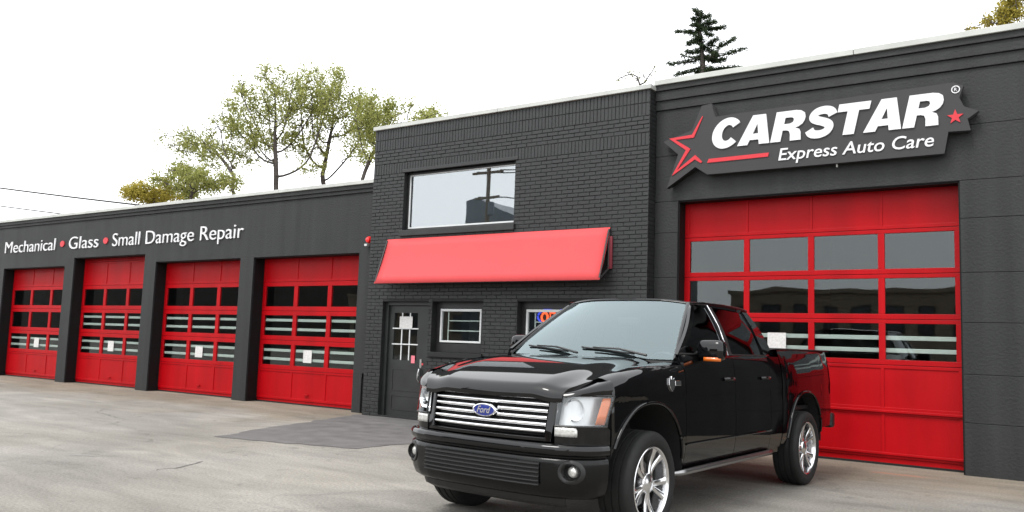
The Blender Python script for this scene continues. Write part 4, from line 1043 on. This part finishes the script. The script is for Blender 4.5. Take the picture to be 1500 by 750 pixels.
def tree_thing(name, label, base, blobs, trunk_to, nat=260, leaves=26, leaf=.17, lm=None, cat='tree', group=None, step=.38, spread=.55, twig=.020, rmax=None, bare=0.):
    base = np.array(base, float); attr = []
    vol = np.array([b[3]*b[4]*b[5] for b in blobs]); vol = vol/vol.sum()
    for b, w_ in zip(blobs, vol):
        n = max(4, int(nat*w_))
        q = rng.normal(0, 1, (n, 3)); q /= np.linalg.norm(q, axis=1)[:, None]; q *= (rng.random((n, 1))**.45)
        attr.append(np.array(b[:3])+q*np.array(b[3:6]))
    attr = np.vstack(attr)
    nodes, par = colonize(base, attr, step, kill=step*1.5, trunk_to=trunk_to)
    n = len(nodes); w_ = np.zeros(n); nch = np.zeros(n, int)
    for i in range(1, n): nch[par[i]] += 1
    pw = 2.3
    for i in range(n-1, 0, -1):
        if nch[i] == 0: w_[i] = twig**pw
        w_[par[i]] += w_[i]
    w_[w_ == 0] = twig**pw
    rad = w_**(1/pw)
    t = tag(empty(name, tuple(base)), label, cat, group)
    mb = MB()
    for i in range(1, n):
        p, q = nodes[par[i]], nodes[i]; d = q-p; L = np.linalg.norm(d)
        if L < 1e-6: continue
        d = d/L; a = np.array([0, 0, 1.]) if abs(d[2]) < .9 else np.array([1., 0, 0]); e1 = np.cross(d, a); e1 /= np.linalg.norm(e1); e2 = np.cross(d, e1)
        k = 6 if rad[i] > .06 else 3; r0 = min(rad[par[i]], rad[i]*1.35); i0 = len(mb.v)
        for c, r_ in ((p, r0), (q+d*.02, rad[i])):
            for j in range(k):
                an = 2*math.pi*j/k; mb.v.append(tuple(c+r_*(math.cos(an)*e1+math.sin(an)*e2)))
        for j in range(k): mb.f.append((i0+j, i0+(j+1) % k, i0+k+(j+1) % k, i0+k+j))
    mb.build('trunk', M_BARK, t, off=base, smooth=60, normals=False)
    src = nodes[rad < twig*2.4]
    cell = np.floor(src/(spread*2.2)).astype(int); hsh = (cell[:, 0]*73856093 ^ cell[:, 1]*19349663 ^ cell[:, 2]*83492791) % 997/997.
    src = src[rng.random(len(src)) < np.clip(hsh*1.5-.15-bare, .06, 1)]
    m = int(len(attr)*leaves); c = src[rng.integers(0, len(src), m)]
    q_ = rng.normal(0, 1, (m, 3)); q_ /= np.linalg.norm(q_, axis=1)[:, None]; c = c+q_*spread*rng.random((m, 1))**.7
    a = rng.normal(0, 1, (m, 3)); a /= np.linalg.norm(a, axis=1)[:, None]; b = rng.normal(0, 1, (m, 3)); b -= (b*a).sum(1)[:, None]*a; b /= np.linalg.norm(b, axis=1)[:, None]
    sz = leaf*(.6+.8*rng.random((m, 1))); V = np.stack([c-a*sz*.5, c+b*sz*.28, c+a*sz*.5, c-b*sz*.28], 1).reshape(-1, 3)-base
    me = bpy.data.meshes.new('crown'); F = np.arange(4*m).reshape(-1, 4)
    me.from_pydata(V.tolist(), [], F.tolist()); me.materials.append(lm or M_LEAF)
    o = bpy.data.objects.new('crown', me); COL.objects.link(o); o.parent = t
    return t
C0 = Vector((0, -12.305, 1.456))
def pt(px, py, Y):       # a place in the photograph at depth Y behind the facade
    d = _w*1249.65+_r2*(px-750)-_u2*(py-375); k = (Y-C0.y)/d.y; return C0+d*k
def blob(px, py, Y, rpx, rpy, dy=0., f=.8):
    p = pt(px, py, Y); q = pt(px+rpx, py, Y); z = pt(px, py-rpy, Y)
    rx = (q-p).length; return (p.x, p.y+dy, p.z, rx*.86, rx*f, (z-p).length)
TG = 'trees behind the low wing'
def gbase(px, Y): p = pt(px, 285, Y); return (p.x, p.y, 0)
YT = 19.
b1 = gbase(408, YT)
tree_thing('deciduous_tree', 'tallest spring-green tree, forked dark trunk rising behind the low wing roof', b1,
    [blob(392, 165, YT, 58, 55), blob(425, 145, YT, 48, 48, 1.5), blob(352, 190, YT, 26, 20, -1), blob(385, 220, YT, 40, 26), blob(400, 120, YT, 34, 24), blob(435, 235, YT, 22, 26, 1)],
    pt(405, 262, YT), 1000, 14, .14, group=TG)
b2 = gbase(474, YT+3)
tree_thing('deciduous_tree', 'spring-green tree with a straight dark trunk, between the tallest tree and the brick front', b2,
    [blob(482, 155, YT+3, 46, 54), blob(508, 175, YT+3, 38, 40, 1), blob(470, 215, YT+3, 30, 30, -1), blob(460, 122, YT+3, 30, 24), blob(520, 225, YT+3, 26, 26)],
    pt(473, 255, YT+3), 850, 12, .14, group=TG)
b3 = gbase(526, YT+1)
tree_thing('deciduous_tree', 'spring-green tree nearest the brick front, partly hidden behind its parapet', b3,
    [blob(545, 175, YT+1, 36, 38), blob(585, 170, YT+1, 42, 28, 1), blob(628, 176, YT+1, 34, 18), blob(548, 215, YT+1, 26, 30)],
    pt(534, 252, YT+1), 720, 10, .14, group=TG, bare=.1)
b0 = gbase(362, YT-2)
tree_thing('deciduous_tree', 'thin-leaved tree leaning left over the low wing roof', b0,
    [blob(300, 208, YT-2, 42, 26), blob(266, 212, YT-2, 30, 20), blob(322, 190, YT-2, 22, 20), blob(325, 240, YT-2, 26, 22)],
    pt(342, 258, YT-2), 520, 9, .13, group=TG, bare=.1)
bq = gbase(285, YT-3)
tree_thing('leafy_shrub', 'low green leafy bush above the roof edge at the foot of the leaning tree', bq,
    [blob(262, 262, YT-3, 34, 26), blob(300, 266, YT-3, 34, 20), blob(335, 262, YT-3, 22, 18)], pt(280, 290, YT-3), 420, 14, .15, cat='bush')
bq = gbase(222, YT-2)
tree_thing('leafy_shrub', 'yellow-green bush low above the roof edge, left of all the trees', bq,
    [blob(225, 284, YT-2, 36, 16), blob(248, 274, YT-2, 24, 16), blob(178, 294, YT-2, 11, 6)], pt(225, 300, YT-2), 300, 20, .15, lm=M_LEAFY, cat='bush')
YR = 20
br = pt(1480, 60, YR)
tree_thing('deciduous_tree', 'yellow-leaved tree top above the parapet at the right edge', (br.x+.6, YR, 0),
    [blob(1455, 30, YR, 46, 14), blob(1492, 10, YR, 40, 22), blob(1420, 40, YR, 24, 9), blob(1560, 0, YR, 60, 40)], pt(1500, 50, YR), 1000, 13, .10, lm=M_LEAFY, spread=.30, step=.17, twig=.010)
yb = 24
bt = pt(945, 130, yb)
tree_thing('bare_tree', 'thin bare twigs showing above the parapet corner left of the conifer', (bt.x, yb, 0),
    [blob(955, 100, yb, 16, 18), blob(905, 118, yb, 14, 10), blob(930, 110, yb, 30, 14)], pt(940, 128, yb), 260, .8, .08, spread=.15, twig=.016, step=.22)

# conifer: trunk, limbs placed one by one, needle sprays
YC = 26.
ct = pt(1023, 14, YC); cb = pt(1031, 112, YC)
con = tag(empty('conifer_tree', (cb.x, YC, 0)), 'ragged dark conifer rising behind the parapet of the taller wing', 'tree')
off = (cb.x, YC, 0); tr = MB().tube([(cb.x, YC, 0), cb, ct], [.34, .16, .03], 8)
nd = []
def zq(x, y): return (880+x/5.77, y/5.77)
limbs = [((845, 265), (640, 268)), ((850, 300), (712, 372)), ((860, 370), (795, 352)), ((860, 440), (728, 440)), ((865, 500), (588, 548)), ((865, 560), (640, 640)), ((870, 590), (780, 600)),
         ((900, 250), (1045, 205)), ((905, 290), (950, 290)), ((900, 370), (1000, 330)), ((980, 410), (1130, 310)), ((900, 420), (975, 450)), ((900, 500), (1235, 405)), ((905, 510), (1060, 500)), ((900, 580), (1195, 555)), ((900, 600), (1105, 580)), ((880, 600), (960, 590)),
         ((850, 210), (770, 215)), ((850, 160), (775, 165)), ((870, 200), (990, 190)), ((860, 150), (920, 110)), ((830, 120), (800, 95)), ((850, 240), (930, 240)), ((860, 340), (820, 330)), ((860, 470), (800, 480)), ((870, 480), (960, 480)), ((850,230),(800,235)), ((860,400),(900,395))]
for (a, b) in limbs:
    for rep in range(2):
        dyy = random.uniform(-.3, .3) if rep == 0 else random.uniform(-.8, .8)
        pa = pt(*zq(*a), YC); pb = pt(*zq(*b), YC)
        if rep: pb = pa+(pb-pa)*random.uniform(.3, .6)+Vector((0, 0, random.uniform(-.15, .15)))
        pb.y += dyy; mid = pa.lerp(pb, .5)+Vector((0, 0, -.06)); tr.tube([pa, mid, pb], [.035, .024, .008], 4)
        L = (pb-pa).length
        for k in range(int((70+L*140)*(1 if rep == 0 else .45))):
            t = random.random()**.75; p = pa.lerp(pb, t)+Vector((random.gauss(0, .05), random.gauss(0, .10), random.gauss(-.02, .05)))
            nd.append(p)
for k in range(420):
    t = random.random(); p = cb.lerp(ct, t); r_ = .10+.16*(1-t); nd.append(p+Vector((random.gauss(0, r_), random.gauss(0, r_), random.gauss(0, .12))))
tr.build('trunk', M_BARK, con, off=off, smooth=60)
nm = MB()
for p in nd:
    a = Vector((random.gauss(0, 1), random.gauss(0, 1), random.gauss(0, .6))).normalized(); b = a.cross(Vector((random.gauss(0, 1), random.gauss(0, 1), random.gauss(0, 1)))).normalized(); L = random.uniform(.06, .13)
    nm.quad(p-a*L-b*.014, p+a*L-b*.014, p+a*L+b*.014, p-a*L+b*.014)
nm.build('crown', M_NEEDLE, con, off=off, normals=False)

# ================================================================== POWER LINES behind the low wing
PY = 8.
pole_p = pt(236, 304, PY)
po = tag(empty('service_mast', (pole_p.x, PY, 4.55)), 'short service mast on the low wing roof, behind the parapet where the overhead cables end', 'mast')
MB().tube([(pole_p.x, PY, 4.56), (pole_p.x, PY, pole_p.z+.05)], [.12, .10], 10).build('post', M_WOOD, po, off=(pole_p.x, PY, 4.55), smooth=40)
def wire(p0, p1, sag, r, label):
    p0, p1 = Vector(p0), Vector(p1); pts = [p0.lerp(p1, k/24)-Vector((0, 0, sag*4*(k/24)*(1-k/24))) for k in range(25)]
    o = MB().tube(pts, r, 5).build('power_line', M_WIRE, smooth=60); tag(o, label, 'cable')
q1 = pt(-200, 246, PY); q2 = pt(-200, 272, PY)
wire(q1, (pole_p.x, PY, pole_p.z), .10, .040, 'upper dark overhead cable against the white sky at the left edge')
wire(q2, (pole_p.x, PY, pole_p.z-.75), .10, .028, 'lower thin overhead cable against the white sky at the left edge')

# ================================================================== ACROSS THE STREET (seen only mirrored in the glass)
def opposite(name, label, x0, x1, y, h, m, nwin, wz, wh, ww, mono=None):
    o0 = ((x0+x1)/2, y, 0); t = tag(empty(name, o0), label, 'building')
    top = mono or [(x0, h), (x1, h)]
    MB().prism([(x0, 0), (x1, 0)]+[(x, z) for x, z in top[::-1]], y-12, y).build('wall', m, t, off=o0)
    for k in range(nwin):
        cx = lerp(x0, x1, (k+.5)/nwin)
        f = MB().box(cx-ww/2-.08, cx+ww/2+.08, y+.002, y+.06, wz-.08, wz).box(cx-ww/2-.08, cx+ww/2+.08, y+.002, y+.06, wz+wh, wz+wh+.08).box(cx-ww/2-.08, cx-ww/2, y+.002, y+.06, wz, wz+wh).box(cx+ww/2, cx+ww/2+.08, y+.002, y+.06, wz, wz+wh).build('window', M_BLACKMET, t, off=o0)
        MB().box(cx-ww/2, cx+ww/2, y+.005, y+.02, wz, wz+wh).build('pane', mat('far_pane', (.03, .035, .04), .15), f, off=o0)
    if not mono: MB().box(x0-.1, x1+.1, y-12.1, y+.15, h, h+.25).build('cornice', m, t, off=o0)
    return t
TAN = mat('tan_brick', (.22, .175, .13), .85, noise=(2, .2), bump=(30, .3, .02)); GRY = mat('grey_cladding', (.085, .10, .12), .6, noise=(1, .1))
opposite('street_building', 'tan two-storey building across the street, mirrored in the large door glass', -21.5, -4., -45, 5.5, TAN, 9, 3.0, 1.6, .8)
opposite('street_building', 'tan low building across the street, mirrored in the panes of the low doors', -62, -38, -48, 5.6, TAN, 9, 2.2, 1.6, 1.2)
opposite('street_warehouse', 'grey warehouse with sloping roof across the street, mirrored in the upper window', -33.7, -23.0, -31, 9, GRY, 0, 3, 1, 1, mono=[(-33.7, 10.5), (-32.9, 10.7), (-23., 6.4)])
DRK = mat('dark_brick', (.05, .045, .04), .85, noise=(2, .25))
opposite('street_building', 'tall dark building down the street, mirrored in the panes of the low doors', -150, -74, -52, 12.5, DRK, 16, 7.5, 2.4, 2.2)
def upole(x, y, label):
    o0 = (x, y, 0); t = tag(empty('utility_pole', o0), label, 'pole')
    MB().tube([(x, y, -.3), (x, y, 13.2)], [.17, .12], 10).build('post', M_WOOD, t, off=o0, smooth=40)
    for zz, L in ((11.9, 1.15), (10.3, .9)): MB().box(x-L, x+L, y-.06, y+.06, zz-.07, zz+.07).build('crossarm', M_WOOD, t, off=o0)
    MB().lathe([(0, -.45), (.22, -.4), (.22, .4), (0, .45)], 16, 'z', (x+.35, y+.1, 9.6)).build('transformer', GRY, t, off=o0, smooth=40)
upole(-30.9, -29.5, 'utility pole with two crossarms across the street, mirrored in the upper window')
upole(4.0, -29.5, 'utility pole across the street at the far end of the three cables')
for dx, zz, lb in ((-.9, 12.0, 'first'), (.9, 12.0, 'second'), (-.7, 10.4, 'third')):
    wire((-30.9+dx, -29.5, zz), (4+dx, -29.5, zz), .9, .035, lb + ' of three cables strung across the street, mirrored in the door glass')
tree_thing('deciduous_tree', 'dark leafy tree across the street, mirrored in the corner of the large door', (-27., -43, 0), [(-27, -43, 6.5, 2.6, 2.5, 2.4), (-26, -43, 8.5, 1.8, 1.8, 1.5)], (-27, -43, 3.), 160, 22, .35, lm=M_LEAFD, spread=.8)
